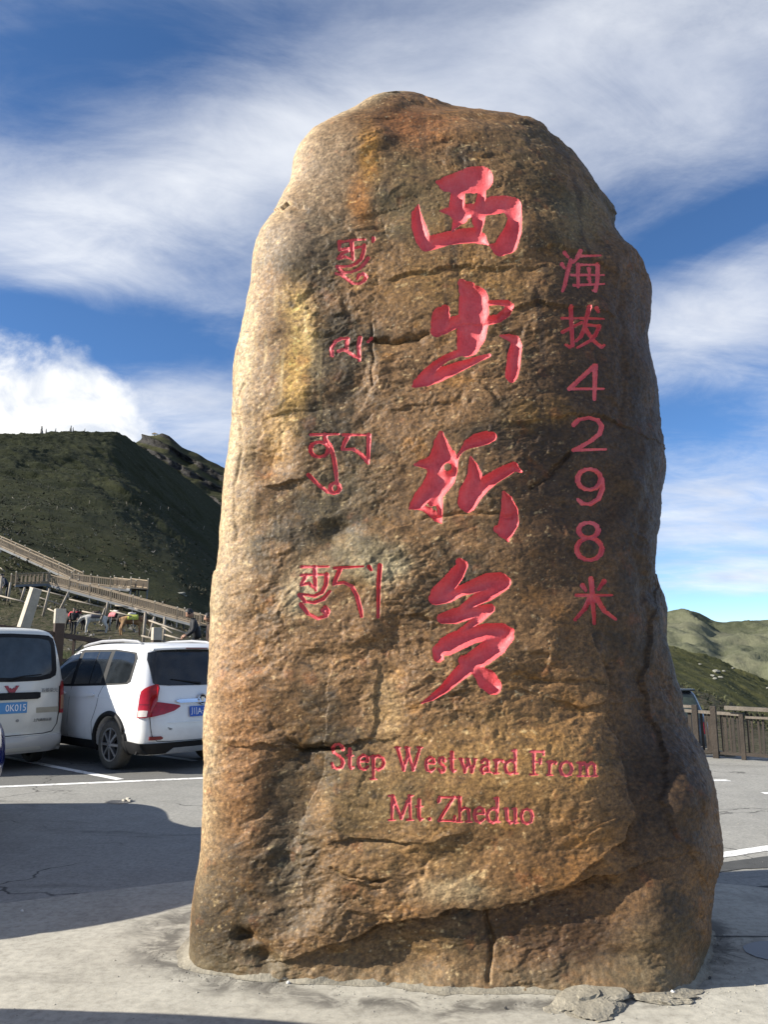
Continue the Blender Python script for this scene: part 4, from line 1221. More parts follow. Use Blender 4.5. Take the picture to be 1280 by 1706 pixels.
# mortar skirt poured round the foot
foot = []
for j in range(0, NF + NB, 5):
    zc_ = RD[:600, j, 2]
    i_ = int(np.argmax(zc_ > 0.015))
    foot.append(RD[i_, j, :2])
foot = np.array(foot)
cen = foot.mean(0)
VV = []
nfoot = len(foot)
prof = [(-0.03, 0.030), (0.006, 0.020), (0.02, 0.013), (0.035, 0.009), (0.055, 0.0075)]
dirs = foot - cen; dirs /= np.linalg.norm(dirs, axis=1)[:, None]
for i, (o_, h_) in enumerate(prof):
    nn = fbm(np.c_[foot, np.zeros(nfoot)], 5.0, 4, 0.6, 200.0)
    n3_ = fbm(np.c_[foot, np.zeros(nfoot)], 30.0, 3, 0.6, 210.0 + i)
    rr_ = o_ * (1 + 1.6 * np.clip(nn, -0.5, 0.6)) if i > 0 else np.full(nfoot, o_)
    p = foot + dirs * rr_[:, None]
    VV.append(np.c_[p, np.clip(h_ * (1 + 0.9 * nn) + 0.003 * n3_ * (i < 4), 0.0072, 0.09)])
VV = np.array(VV)
me = mesh_np('mortar_skirt', VV.reshape(-1, 3) - O, grid_faces(len(prof), nfoot, wrap=True)[:, ::-1])
mort = simple('mortar', (0.25, 0.225, 0.175), 0.9, 0.35, 7, 0.5, 40)
link('mortar_skirt', me, mort, stone)

# ---------------------------------------------------------------- rubble at the foot
def chunk(name, loc, size, seed, mat, sub=3, amp=0.28, flat=False):
    bq = bmesh.new()
    bmesh.ops.create_icosphere(bq, subdivisions=sub, radius=0.5)
    P = np.array([v.co[:] for v in bq.verts])
    Pn = P + 0.18 * facets(P, 2.2, seed)[:, None] * P * 2 + amp * 0.35 * fbm(P, 3.0, 4, 0.6, seed * 3.1)[:, None] * P * 2
    Pn *= np.array(size)
    for v, p in zip(bq.verts, Pn):
        v.co = p
    me = bpy.data.meshes.new(name); bq.to_mesh(me); bq.free()
    return link(name, me, mat, None, False)


p = at_z(985, 1678)
o = chunk('cement_lump', None, (0.40, 0.25, 0.055), 5, mort, 5, 0.3)
o.location = (p[0], p[1], 0.015); o.rotation_euler = (0.05, -0.06, 0.5)
tag(o, 'broken grey cement lump lying against the right foot of the stone', 'cement lump')
p = at_z(1108, 1668)
o = chunk('cement_lump', None, (0.26, 0.12, 0.03), 8, mort, 5, 0.5)
o.location = (p[0], p[1], 0.012); o.rotation_euler = (0, 0, -0.1)
tag(o, 'low crumbled cement crust beside the right corner of the stone', 'cement lump')
white = simple('white_pebble', (0.66, 0.64, 0.60), 0.8, 0.15, 12)
for (px, py, s, lab) in ((431, 1617, 0.058, 'white angular pebble at the lower left foot of the stone'), (447, 1618, 0.034, 'small bluish white pebble beside the angular one at the stone foot'),
                         (36, 1521, 0.022, 'tiny white pebble alone on the sunlit concrete at the left'), (1121, 1660, 0.03, 'pale pebble on the cement crust at the right foot'),
                         (480, 1641, 0.02, 'tiny pale grit stone before the stone foot, left of centre'), (843, 1684, 0.016, 'tiny dark grit stone before the stone, near the picture bottom'),
                         (1184, 1633, 0.02, 'small dark stone in the shade right of the boulder')):
    p = at_z(px, py)
    dark = 'dark' in lab
    o = chunk('pebble', None, (s, s * 0.8, s * 0.85), int(px), simple('dark_pebble', (0.07, 0.065, 0.06), 0.8) if dark else white, 1, 0.4)
    o.location = (p[0], p[1], s * 0.3 + 0.006)
    tag(o, lab, 'pebble', 'pebbles round the stone')
# ================================================================== vehicles
def car_paint(name, color, rough=0.25, dirt=0.25, coatw=0.6):
    m, nt = new_mat(name)
    tc = nt.n('ShaderNodeTexCoord').outputs['Object']
    z = nt.n('ShaderNodeSeparateXYZ', {0: tc}).outputs[2]
    n = nt.noise(tc, 3.0, 6, 0.65, 0.4); n2 = nt.noise(tc, 40.0, 3, 0.6)
    # road dirt thrown up over the lower body
    low = nt.math('SUBTRACT', 1.0, nt.smooth(nt.math('ADD', z, nt.math('MULTIPLY', nt.math('SUBTRACT', n, 0.5), 0.8)), 0.25, 1.0))
    d = nt.math('MULTIPLY', nt.math('ADD', nt.math('MULTIPLY', low, 1.0), nt.math('MULTIPLY', n2, 0.12)), dirt, clamp=True)
    c = nt.mix(d, color, (0.26, 0.235, 0.19))
    r = nt.n('ShaderNodeMapRange', {'Value': d, 'From Min': 0.0, 'From Max': 0.6, 'To Min': rough, 'To Max': 0.7}).outputs[0]
    finish(nt, c, r, None, **{'Coat Weight': coatw, 'Coat Roughness': 0.08})
    return m


WHITE = car_paint('white_car_paint', (0.80, 0.80, 0.79), 0.3, 0.32)
CREAM = car_paint('cream_van_paint', (0.66, 0.65, 0.585), 0.35, 0.35)
BLUE = car_paint('dark_blue_car_paint', (0.003, 0.010, 0.10), 0.12, 0.0, 0.3)
GREYP = car_paint('dark_grey_car_paint', (0.035, 0.037, 0.042), 0.25, 0.3)


def glass_mat(name, tint, rough=0.04):
    m, nt = new_mat(name)
    tc = nt.n('ShaderNodeTexCoord').outputs['Object']
    n = nt.noise(tc, 5.0, 5, 0.6)
    c = nt.ramp(n, [(0.35, tint), (0.7, tuple(x * 1.9 for x in tint))])
    r = nt.n('ShaderNodeMapRange', {'Value': n, 'From Min': 0.3, 'From Max': 0.7, 'To Min': rough, 'To Max': rough + 0.08}).outputs[0]
    finish(nt, c, r, None, **{'Specular IOR Level': 0.6})
    return m


GLASS = glass_mat('tinted_glass', (0.010, 0.012, 0.014))
GLASSV = glass_mat('dusty_window_glass', (0.022, 0.030, 0.034), 0.12)
BLACKP = simple('black_plastic', (0.012, 0.012, 0.013), 0.65, 0.3, 12, **{'Specular IOR Level': 0.25})
RUBBER = simple('tyre_rubber', (0.030, 0.028, 0.026), 0.85, 0.35, 14, 0.3, 90)
DUSTYR = simple('dusty_tyre', (0.085, 0.075, 0.060), 0.9, 0.35, 14, 0.3, 90)
ALLOY = simple('alloy_wheel', (0.42, 0.42, 0.43), 0.35, 0.2, 10, Metallic=0.85)
CHROME = simple('chrome', (0.72, 0.72, 0.73), 0.14, 0.08, 8, Metallic=1.0)
SILVER = simple('silver_trim', (0.50, 0.51, 0.52), 0.4, 0.15, 8, Metallic=0.5)
REDL = simple('red_lamp_lens', (0.34, 0.008, 0.014), 0.12, 0.35, 22)
REDD = simple('dark_red_reflector', (0.17, 0.008, 0.012), 0.2, 0.2, 22)
CLEARL = simple('clear_lamp_lens', (0.62, 0.55, 0.50), 0.12, 0.2, 30)
AMBER = simple('dusty_amber_lens', (0.36, 0.17, 0.085), 0.3, 0.3, 20)
PLATE = simple('blue_number_plate', (0.012, 0.085, 0.42), 0.4, 0.08, 12)
PLATEV = simple('light_blue_number_plate', (0.06, 0.24, 0.50), 0.45, 0.1, 12)
PWHITE = simple('plate_white', (0.80, 0.80, 0.80), 0.5, 0.05, 10)
BADGE = simple('badge_grey', (0.20, 0.20, 0.20), 0.35, 0.2, 20, Metallic=0.6)
EMBR = simple('red_emblem', (0.30, 0.012, 0.018), 0.3, 0.15, 12)
STRIPE = simple('tan_stripe', (0.34, 0.31, 0.235), 0.5, 0.15, 8)
GREYR = simple('grey_roof_rail', (0.30, 0.30, 0.31), 0.5, 0.15, 8)
SEAM = simple('panel_gap', (0.012, 0.012, 0.012), 0.9, 0.1, 8)


class Shell:
    """car body as stacked rounded plan outlines; x forward from the rearmost point, y left, z up"""
    def __init__(s, keys, bow=0.05):
        K = np.array(keys, float)
        s.z = K[:, 0]; s.K = K; s.bow = bow

    def row(s, z):
        return [np.interp(z, s.z, s.K[:, k]) for k in range(1, 6)]     # xr, xf, w, rr, rf

    def side_y(s, x, z):
        xr, xf, w, rr, rf = s.row(z)
        ry = min(rr * 0.8, w * 0.6); fy = min(rf * 0.6, w * 0.7)
        if x < xr + rr:
            t = np.clip((xr + rr - x) / rr, 0, 1); y = (w - ry) + ry * math.sqrt(max(0, 1 - t * t))
        elif x > xf - rf:
            t = np.clip((x - xf + rf) / rf, 0, 1); y = (w - fy) + fy * math.sqrt(max(0, 1 - t * t))
        else:
            y = w
        return y

    def rear_x(s, y, z):
        xr, xf, w, rr, rf = s.row(z)
        ry = min(rr * 0.8, w * 0.6)
        a = abs(y); x = xr
        if a > w - ry:
            t = np.clip((a - (w - ry)) / ry, 0, 1); x = xr + rr - rr * math.sqrt(max(0, 1 - t * t))
        return x + s.bow * min(1.0, a / w) ** 2 * max(0.0, 1 - (x - xr) / rr)

    def outline(s, z, n=18, m=10, c=10):
        xr, xf, w, rr, rf = s.row(z)
        ry = min(rr * 0.8, w * 0.6); fy = min(rf * 0.6, w * 0.7)
        P = []
        for y in np.linspace(-(w - ry), (w - ry), m):
            P.append((s.rear_x(y, z), y))
        for t in np.linspace(0, math.pi / 2, c + 1)[1:]:
            x = xr + rr - rr * math.cos(t); P.append((x + s.bow * max(0, 1 - (x - xr) / rr), (w - ry) + ry * math.sin(t)))
        for x in np.linspace(xr + rr, xf - rf, n)[1:]:
            P.append((x, w))
        for t in np.linspace(0, math.pi / 2, c + 1)[1:]:
            P.append((xf - rf + rf * math.sin(t), (w - fy) + fy * math.cos(t)))
        for y in np.linspace((w - fy), -(w - fy), m)[1:]:
            P.append((xf, y))
        for t in np.linspace(0, math.pi / 2, c + 1)[1:]:
            P.append((xf - rf + rf * math.cos(t), -(w - fy) - fy * math.sin(t)))
        for x in np.linspace(xf - rf, xr + rr, n)[1:]:
            P.append((x, -w))
        for t in np.linspace(0, math.pi / 2, c + 1)[1:-1]:
            x = xr + rr - rr * math.sin(t); P.append((x + s.bow * max(0, 1 - (x - xr) / rr), -(w - ry) - ry * math.cos(t)))
        return P

    def mesh(s, name, zs):
        rows = [s.outline(z) for z in zs]
        n = len(rows[0])
        V = np.array([[(x, y, z) for x, y in r] for r, z in zip(rows, zs)]).reshape(-1, 3)
        bq = bmesh.new()
        vs = [bq.verts.new(p) for p in V]
        for a, b, c_, d in grid_faces(len(zs), n, wrap=True):
            bq.faces.new((vs[a], vs[b], vs[c_], vs[d]))
        bq.faces.new([vs[i] for i in range(n)][::-1]); bq.faces.new([vs[(len(zs) - 1) * n + i] for i in range(n)])
        bmesh.ops.recalc_face_normals(bq, faces=bq.faces[:])
        me = bpy.data.meshes.new(name); bq.to_mesh(me); bq.free()
        return me


def dense(keys, per=3):
    zs = []
    for a, b in zip(keys, keys[1:]):
        zs += [a[0] + (b[0] - a[0]) * k / per for k in range(per)]
    return zs + [keys[-1][0]]


def smooth_keys(keys, sub=5):
    """round off the profile through the key sections"""
    K = np.array(keys, float); t = np.arange(len(K))
    tt_ = np.linspace(0, len(K) - 1, (len(K) - 1) * sub + 1)
    out = []
    for q in tt_:
        i = min(int(q), len(K) - 2); f = q - i
        p0 = K[max(i - 1, 0)]; p1 = K[i]; p2 = K[i + 1]; p3 = K[min(i + 2, len(K) - 1)]
        out.append(0.5 * ((2 * p1) + (-p0 + p2) * f + (2 * p0 - 5 * p1 + 4 * p2 - p3) * f * f + (-p0 + 3 * p1 - 3 * p2 + p3) * f ** 3))
    out = np.array(out)
    out[:, 0] = np.maximum.accumulate(out[:, 0] + np.arange(len(out)) * 1e-6)
    return [tuple(r) for r in out]


def patch(name, sh, face, cols_, off, mat, parent, thick=0.006, nr=8, nc=14):
    """curved panel lying on the shell: cols_ = [(u, v_low, v_high)], u = x on a side ('L','R') or y on the rear ('B')"""
    U = np.array(cols_, float)
    us = np.unique(np.concatenate([np.linspace(U[0, 0], U[-1, 0], nc), U[:, 0]]))
    lo = np.interp(us, U[:, 0], U[:, 1]); hi = np.interp(us, U[:, 0], U[:, 2])
    outer = np.zeros((nr, len(us), 3)); inner = np.zeros_like(outer)
    for j, u in enumerate(us):
        for i in range(nr):
            v = lo[j] + (hi[j] - lo[j]) * i / (nr - 1)
            if face == 'B':
                x = sh.rear_x(u, v); outer[i, j] = (x - off - thick, u, v); inner[i, j] = (x - off + 0.01, u, v)
            else:
                sgn = 1 if face == 'L' else -1
                y = sh.side_y(u, v); outer[i, j] = (u, sgn * (y + off + thick), v); inner[i, j] = (u, sgn * (y + off - 0.01), v)
    n = nr * len(us)
    F = [tuple(f) for f in grid_faces(nr, len(us))]
    Ve = np.concatenate([outer.reshape(-1, 3), inner.reshape(-1, 3)])
    w = len(us)
    rim = [j for j in range(w)] + [i * w + w - 1 for i in range(1, nr)] + [(nr - 1) * w + j for j in range(w - 2, -1, -1)] + [i * w for i in range(nr - 2, 0, -1)]
    for a, b in zip(rim, rim[1:] + rim[:1]):
        F.append((a, b, b + n, a + n))
    me = mesh_np(name, Ve, np.array(F))
    bq = bmesh.new(); bq.from_mesh(me); bmesh.ops.recalc_face_normals(bq, faces=bq.faces[:]); bq.to_mesh(me); bq.free()
    o = link(name, me, mat, parent, True)
    me.set_sharp_from_angle(angle=math.radians(35))
    return o


def seam(name, sh, face, pts, parent, w=0.008, mat=None):
    """thin dark panel gap drawn as a shallow strip along the shell"""
    P = []
    for u, v in pts:
        if face == 'B':
            P.append((sh.rear_x(u, v) - 0.001, u, v))
        else:
            sg = 1 if face == 'L' else -1
            P.append((u, sg * (sh.side_y(u, v) + 0.001), v))
    b = MB(); b.tube(P, w / 2, 5)
    return b.build(name, mat or SEAM, parent, True)


def cut_arches(me, wheels, R, width, mats):
    o = link('tmp_body', me, None, None, True)
    for mt in mats: me.materials.append(mt)
    b = MB()
    for (wx, wz) in wheels:
        for s in (-1, 1):
            b.lathe([(R, s * (width + 0.3)), (R, s * (width - 0.42))], 'y', (wx, 0, wz), 40)
    bm2 = b.bm
    bmesh.ops.holes_fill(bm2, edges=[e for e in bm2.edges if e.is_boundary])
    for f in bm2.faces: f.material_index = 1
    c = b.build('tmp_cut', None, None, False)
    c.data.materials.clear()
    for mt in mats: c.data.materials.append(mt)
    md = o.modifiers.new('b', 'BOOLEAN'); md.operation = 'DIFFERENCE'; md.object = c; md.solver = 'EXACT'
    out = baked(o)
    bpy.data.objects.remove(o); bpy.data.objects.remove(c)
    out.set_sharp_from_angle(angle=math.radians(40))
    return out


def wheel(parent, x, y, z, r, wid, spokes=8, mat_t=None, side=1):
    """road wheel: tyre and rim; side +1 = outer face towards +y"""
    rr = r * 0.66
    t = MB().lathe([(rr, -wid / 2), (r * 0.90, -wid / 2), (r * 0.975, -wid / 2 + 0.02), (r, -wid / 2 + 0.05), (r, wid / 2 - 0.05), (r * 0.975, wid / 2 - 0.02), (r * 0.90, wid / 2), (rr, wid / 2 - 0.01)], 'y', (0, 0, 0), 40)
    wo_ = t.build('wheel', mat_t or RUBBER, parent, True)
    wo_.location = (x, y, z)
    q = MB()
    q.lathe([(rr * 1.02, side * (wid / 2 - 0.012)), (rr * 0.93, side * (wid / 2 - 0.02)), (rr * 0.90, side * (wid / 2 - 0.10)), (0.05, side * (wid / 2 - 0.11))], 'y', (0, 0, 0), 36)
    dk = q.build('wheel_well', BLACKP, wo_, True)
    q = MB()
    for k in range(spokes):
        a = 2 * math.pi * k / spokes
        ca, sa = math.cos(a), math.sin(a)
        yb = side * (wid / 2 - 0.035)
        p0 = Vector((0.03 * ca, yb + side * 0.015, 0.03 * sa)); p1 = Vector((rr * 0.96 * ca, yb, rr * 0.96 * sa))
        q.bar(p0, p1, 0.035 if spokes > 6 else 0.06, 0.05, up=(0, 1, 0))
    q.lathe([(0.0, side * (wid / 2 - 0.012)), (0.05, side * (wid / 2 - 0.014)), (0.06, side * (wid / 2 - 0.05))], 'y', (0, 0, 0), 20)
    q.lathe([(rr * 1.03, side * (wid / 2 - 0.006)), (rr * 0.95, side * (wid / 2 - 0.008)), (rr * 0.93, side * (wid / 2 - 0.05))], 'y', (0, 0, 0), 36)
    q.build('rim', ALLOY, wo_, False)
    return wo_


def text_mesh(name, body, size, mat, parent, loc, rot, extrude=0.002, align='CENTER', squeeze=1.0):
    cu = bpy.data.curves.new(name, 'FONT')
    cu.body = body; cu.size = size; cu.extrude = extrude
    cu.align_x = align; cu.align_y = 'CENTER'
    o = bpy.data.objects.new('tmp_text', cu); COL.objects.link(o)
    me = baked(o)
    bpy.data.objects.remove(o)
    ob = link(name, me, mat, parent, False)
    ob.location = loc
    ob.matrix_local = Matrix.Translation(loc) @ rot.to_4x4() @ Matrix.Diagonal((squeeze, 1, 1, 1))
    return ob


def rear_rot(sh, y, z):
    """orientation for flat things on the rear face: reads from behind"""
    dz = 0.05
    n_ = Vector((-1, 0, (sh.rear_x(y, z + dz) - sh.rear_x(y, z - dz)) / (2 * dz))).normalized()
    X = Vector((0, -1, 0)); Yv = n_.cross(X).normalized()
    return Matrix((X, Yv, n_)).transposed()


def place(root, px, py, heading_deg, local=(0, 0, 0)):
    """put local point of the car on the ground pixel"""
    h = math.radians(90 + heading_deg)
    p = at_z(px, py)
    R = Matrix.Rotation(h, 3, 'Z') @ Vector(local)
    root.location = (p[0] - R.x, p[1] - R.y, 0)
    root.rotation_euler = (0, 0, h)


# ---------------------------------------------------------------- white people carrier (plate partly hidden by the stone)
K = [(0.24, .10, 4.50, .80, .20, .40), (.34, .04, 4.62, .865, .20, .45), (.46, .00, 4.68, .888, .22, .50), (.62, .00, 4.69, .895, .22, .55), (.80, .02, 4.66, .895, .22, .60), (.94, .05, 4.50, .888, .22, .70),
     (1.02, .065, 4.10, .882, .22, .70), (1.10, .085, 3.72, .868, .22, .60), (1.20, .12, 3.45, .845, .22, .55), (1.38, .19, 3.08, .795, .21, .50), (1.52, .25, 2.80, .752, .20, .45), (1.62, .285, 2.58, .712, .19, .45),
     (1.68, .30, 2.38, .665, .20, .42), (1.72, .36, 2.15, .58, .25, .42), (1.74, .55, 1.95, .46, .30, .42), (1.748, .85, 1.75, .30, .25, .25)]
shS = Shell(smooth_keys(K, 4), 0.05)
suv = empty('people_carrier', (0, 0, 0))
wx, wr = 0.93, 0.335
bodyme = cut_arches(shS.mesh('body', [k[0] for k in smooth_keys(K, 4)]), [(wx, 0.33), (3.68, 0.33)], 0.40, 0.86, [WHITE, BLACKP])
o = bpy.data.objects.new('body', bodyme); COL.objects.link(o); o.parent = suv
# black lower cladding and sill
patch('bumper_cladding', shS, 'B', [(-.87, .25, .40), (.87, .25, .40)], 0.012, BLACKP, suv, 0.02, 4, 30)
patch('rear_skid_trim', shS, 'B', [(-.52, .255, .262), (-.44, .255, .325), (.44, .255, .325), (.52, .255, .262)], 0.036, SILVER, suv, 0.012, 4, 20)
for s, f in ((1, 'L'), (-1, 'R')):
    patch('side_sill', shS, f, [(1.34, .24, .365), (3.26, .24, .365)], 0.012, BLACKP, suv, 0.02, 4)
    patch('corner_cladding', shS, f, [(.14, .25, .40), (.56, .25, .42)], 0.012, BLACKP, suv, 0.02, 4)
    # arch lips
    for c0 in (wx, 3.68):
        pts = []
        for t in np.linspace(-12, 192, 30):
            x_, z_ = c0 + .43 * math.cos(math.radians(t)), .33 + .43 * math.sin(math.radians(t))
            pts.append((x_, s * (shS.side_y(x_, z_) + 0.004), z_))
        b = MB(); b.tube(pts, 0.036, 8); b.build('wheel_arch_lip', BLACKP, suv, True)
    # glazing: quarter light, rear door, front door
    patch('window_frame', shS, f, [(.52, 1.20, 1.52), (.60, 1.165, 1.60), (1.2, 1.135, 1.645), (2.12, 1.10, 1.64), (2.45, 1.095, 1.585), (2.8, 1.09, 1.44), (3.12, 1.085, 1.24), (3.3, 1.085, 1.11)], 0.0, BLACKP, suv, 0.004, 10, 30)
    patch('quarter_window', shS, f, [(.58, 1.25, 1.50), (.63, 1.19, 1.575), (.75, 1.18, 1.595), (1.16, 1.165, 1.62), (1.19, 1.17, 1.62)], 0.004, GLASS, suv, 0.004)
    patch('door_window', shS, f, [(1.30, 1.16, 1.61), (1.62, 1.15, 1.61)], 0.004, GLASS, suv, 0.004)
    patch('door_window', shS, f, [(1.645, 1.15, 1.61), (2.08, 1.13, 1.60)], 0.004, GLASS, suv, 0.004)
    patch('door_window', shS, f, [(2.18, 1.13, 1.59), (2.45, 1.125, 1.55), (2.8, 1.12, 1.41), (3.12, 1.115, 1.20), (3.2, 1.115, 1.13)], 0.004, GLASS, suv, 0.004)
    seam('door_gap', shS, f, [(1.22, 1.13), (1.30, 1.0), (1.33, .85), (1.38, .74), (1.45, .62), (1.43, .45), (1.42, .38)], suv)
    seam('door_gap', shS, f, [(2.14, 1.10), (2.16, .9), (2.17, .6), (2.16, .38)], suv)
    h = patch('door_handle', shS, f, [(1.40, .985, 1.005), (1.46, .975, 1.022), (1.60, .975, 1.022), (1.66, .985, 1.005)], 0.012, WHITE, suv, 0.016, 4)
    patch('door_handle', shS, f, [(2.28, .985, 1.005), (2.34, .975, 1.022), (2.48, .975, 1.022), (2.54, .985, 1.005)], 0.012, WHITE, suv, 0.016, 4)
    # roof rails
    pts = [(x_, s * .60, z_) for x_, z_ in ((.62, 1.70), (.80, 1.755), (1.2, 1.775), (1.8, 1.765), (2.2, 1.72), (2.35, 1.69))]
    b = MB(); b.tube(pts, [.016, .02, .021, .021, .02, .014], 8); b.build('roof_rail', GREYR, suv, True)
    # tail lamp: side half and tailgate half
    lamp = patch('tail_lamp', shS, f, [(.045, .745, 1.12), (.08, .74, 1.16), (.11, .735, 1.17), (.17, .735, 1.12), (.205, .735, 1.08)], 0.006, REDL, suv, 0.012, 8, 10)
    patch('reversing_lens', shS, f, [(.065, .755, .83), (.12, .75, .835), (.185, .75, .83)], 0.016, CLEARL, lamp, 0.008, 4, 6)
    patch('lamp_rib', shS, f, [(.065, .905, .915), (.19, .905, .915)], 0.016, REDD, lamp, 0.006, 3, 6)
    y0, y1 = (.44, .76)
    patch('tail_lamp', shS, 'B', [(s * y, lo, hi) for y, lo, hi in ((.36, .865, .885), (.46, .815, .905), (.62, .775, .93), (.80, .745, .955))][::s], 0.006, REDL, suv, 0.012, 6, 8)
    patch('rear_reflector', shS, 'B', [(s * y, lo, hi) for y, lo, hi in ((.62, .455, .475), (.65, .445, .492), (.80, .445, .492))][::s], 0.004, REDD, suv, 0.008, 4, 6)
    # mirrors
    b = MB(); b.box((3.12, s * 1.0, 1.16), (.12, .20, .14), None, 0.85, 0.03); b.build('wing_mirror', WHITE, suv, True)
    for x_ in (wx, 3.68):
        wheel(suv, x_, s * 0.785, wr, wr, 0.20, 8, DUSTYR, s)
# tailgate
patch('rear_window', shS, 'B', [(-.72, 1.19, 1.50), (-.69, 1.165, 1.60), (-.5, 1.15, 1.635), (0, 1.145, 1.65), (.5, 1.15, 1.635), (.69, 1.165, 1.60), (.72, 1.19, 1.50)], 0.002, GLASS, suv, 0.006, 10, 30)
sp = MB()
prof_ = []
for y in np.linspace(-.64, .64, 21):
    prof_.append(y)
rows_ = []
for y in prof_:
    k_ = (y / .64) ** 2
    xr_ = shS.rear_x(y, 1.655)
    rows_.append([(xr_ - .085 + .03 * k_, y, 1.672 - .02 * k_), (xr_ - .080 + .03 * k_, y, 1.648 - .02 * k_), (xr_ + .03, y, 1.645 - .02 * k_), (xr_ + .20, y, 1.722 - .045 * k_), (xr_ + .03, y, 1.712 - .03 * k_)])
vs_ = [[sp.bm.verts.new(p) for p in r_] for r_ in rows_]
for a, b in zip(vs_, vs_[1:]):
    for k_ in range(5):
        sp.bm.faces.new((a[k_], a[(k_ + 1) % 5], b[(k_ + 1) % 5], b[k_]))
sp.bm.faces.new(vs_[0]); sp.bm.faces.new(vs_[-1][::-1])
spo = sp.build('roof_spoiler', WHITE, suv, True); spo.data.set_sharp_from_angle(angle=math.radians(40))
xb = shS.rear_x(0, 1.65) - .088
b = MB(); b.box((xb, 0, 1.660), (.012, .36, .016)); b.build('brake_light', REDD, suv)
gap = [(.80, .93), (.80, .72), (.79, .6), (.77, .50), (.70, .43), (.5, .415), (0, .41), (-.5, .415), (-.70, .43), (-.77, .50), (-.79, .6), (-.80, .72), (-.80, .93)]
seam('tailgate_gap', shS, 'B', gap, suv, 0.010)
patch('chrome_bar', shS, 'B', [(-.42, .935, .95), (-.36, .915, .965), (.36, .915, .965), (.42, .935, .95)], 0.012, CHROME, suv, 0.02, 5, 20)
zc_ = .955
b = MB(); b.lathe([(.070, -0.012), (.078, -0.004), (.078, .004), (.070, .012), (.056, .010), (.056, -0.006)], 'x', (shS.rear_x(0, zc_) - .035, 0, zc_), 28)
emb = b.build('round_emblem', CHROME, suv, True)
b = MB(); b.lathe([(0.0, 0.0), (.055, 0.0)], 'x', (shS.rear_x(0, zc_) - .030, 0, zc_), 24); b.build('emblem_field', BLACKP, emb, True)
b = MB(); b.prism([(-.028, .03), (.028, .03), (.026, -.01), (0, -.036), (-.026, -.01)], lambda u, v: (shS.rear_x(0, zc_) - .036, u, zc_ + v), lambda u, v: (shS.rear_x(0, zc_) - .042, u, zc_ + v)); b.build('emblem_shield', CHROME, emb)
zp = .795
pl = MB(); pl.box((0, 0, 0), (.44, .14, .008), None, 1, 0.003)
plo = pl.build('number_plate', PLATE, suv)
plo.matrix_local = Matrix.Translation((shS.rear_x(0, zp) - .022, 0, zp)) @ rear_rot(shS, 0, zp).to_4x4()
text_mesh('plate_lettering', '川A·Z4', 0.118, PWHITE, plo, Vector((-0.205, -0.004, 0.006)), Matrix.Identity(3), 0.001, 'LEFT', 0.92)
b = MB(); b.tube([(shS.rear_x(0, 1.17) - .03, .0, 1.175), (shS.rear_x(.2, 1.2) - .02, .20, 1.20), (shS.rear_x(.46, 1.24) - .018, .46, 1.235)], [.016, .009, .006], 6); b.build('rear_wiper', BLACKP, suv, True)
patch('fuel_flap', shS, 'L', [(.60, .90, 1.02), (.62, .885, 1.035), (.74, .885, 1.035), (.76, .90, 1.02)], 0.0015, WHITE, suv, 0.002, 4, 6)
patch('tailgate_crease', shS, 'B', [(-.55, .655, .665), (0, .645, .66), (.55, .655, .665)], 0.004, WHITE, suv, 0.006, 4, 16)
for s_ in (1, -1):
    patch('side_crease', shS, 'L' if s_ > 0 else 'R', [(.34, .965, .972), (1.6, .955, .966), (3.4, .93, .94)], 0.002, WHITE, suv, 0.005, 4, 24)
b = MB()
for (y_, z_) in ((.53, .585), (.50, .575), (.515, .565)):
    b.bar((shS.rear_x(y_, z_) - .003, y_ - .02, z_), (shS.rear_x(y_, z_) - .003, y_ + .02, z_ + .012), .004, .006)
b.build('scuff_mark', BLACKP, suv)
b = MB()
for s in (-1, 1):
    b.tube([(.35, s * .55, .30), (.7, s * .6, .28), (1.2, s * .6, .28)], .04, 6)
b.box((2.2, 0, .30), (3.6, 1.3, .10)); b.tube([(.06, -.45, .25), (.5, -.45, .25)], .03, 8)
b.build('underbody', BLACKP, suv)
b = MB(); b.tube([(.35, .0, .30), (wx, 0, .32)], .05, 8); b.tube([(wx, -.72, .33), (wx, .72, .33)], .045, 8); b.build('rear_axle', BLACKP, suv)
place(suv, 190, 1281, 48, (wx, .785, 0))
tag(suv, 'white people carrier with red wraparound tail lamps, parked left of the stone', 'car', 'cars parked in the bays')

# ---------------------------------------------------------------- cream minivan at the left edge
K = [(.23, .06, 3.80, .70, .16, .30), (.32, .00, 3.92, .785, .18, .35), (.44, .00, 3.95, .80, .18, .40), (.475, .045, 3.95, .802, .16, .40), (.70, .045, 3.90, .812, .16, .40), (.95, .055, 3.82, .812, .16, .45), (1.12, .07, 3.72, .805, .16, .45),
     (1.22, .085, 3.55, .79, .16, .45), (1.45, .125, 3.25, .755, .16, .45), (1.66, .17, 2.98, .715, .16, .45), (1.80, .21, 2.75, .68, .16, .45), (1.88, .25, 2.55, .64, .18, .42), (1.93, .33, 2.35, .56, .22, .40), (1.955, .48, 2.15, .44, .26, .35), (1.962, .75, 1.9, .28, .2, .25)]
shV = Shell(smooth_keys(K, 4), 0.055)


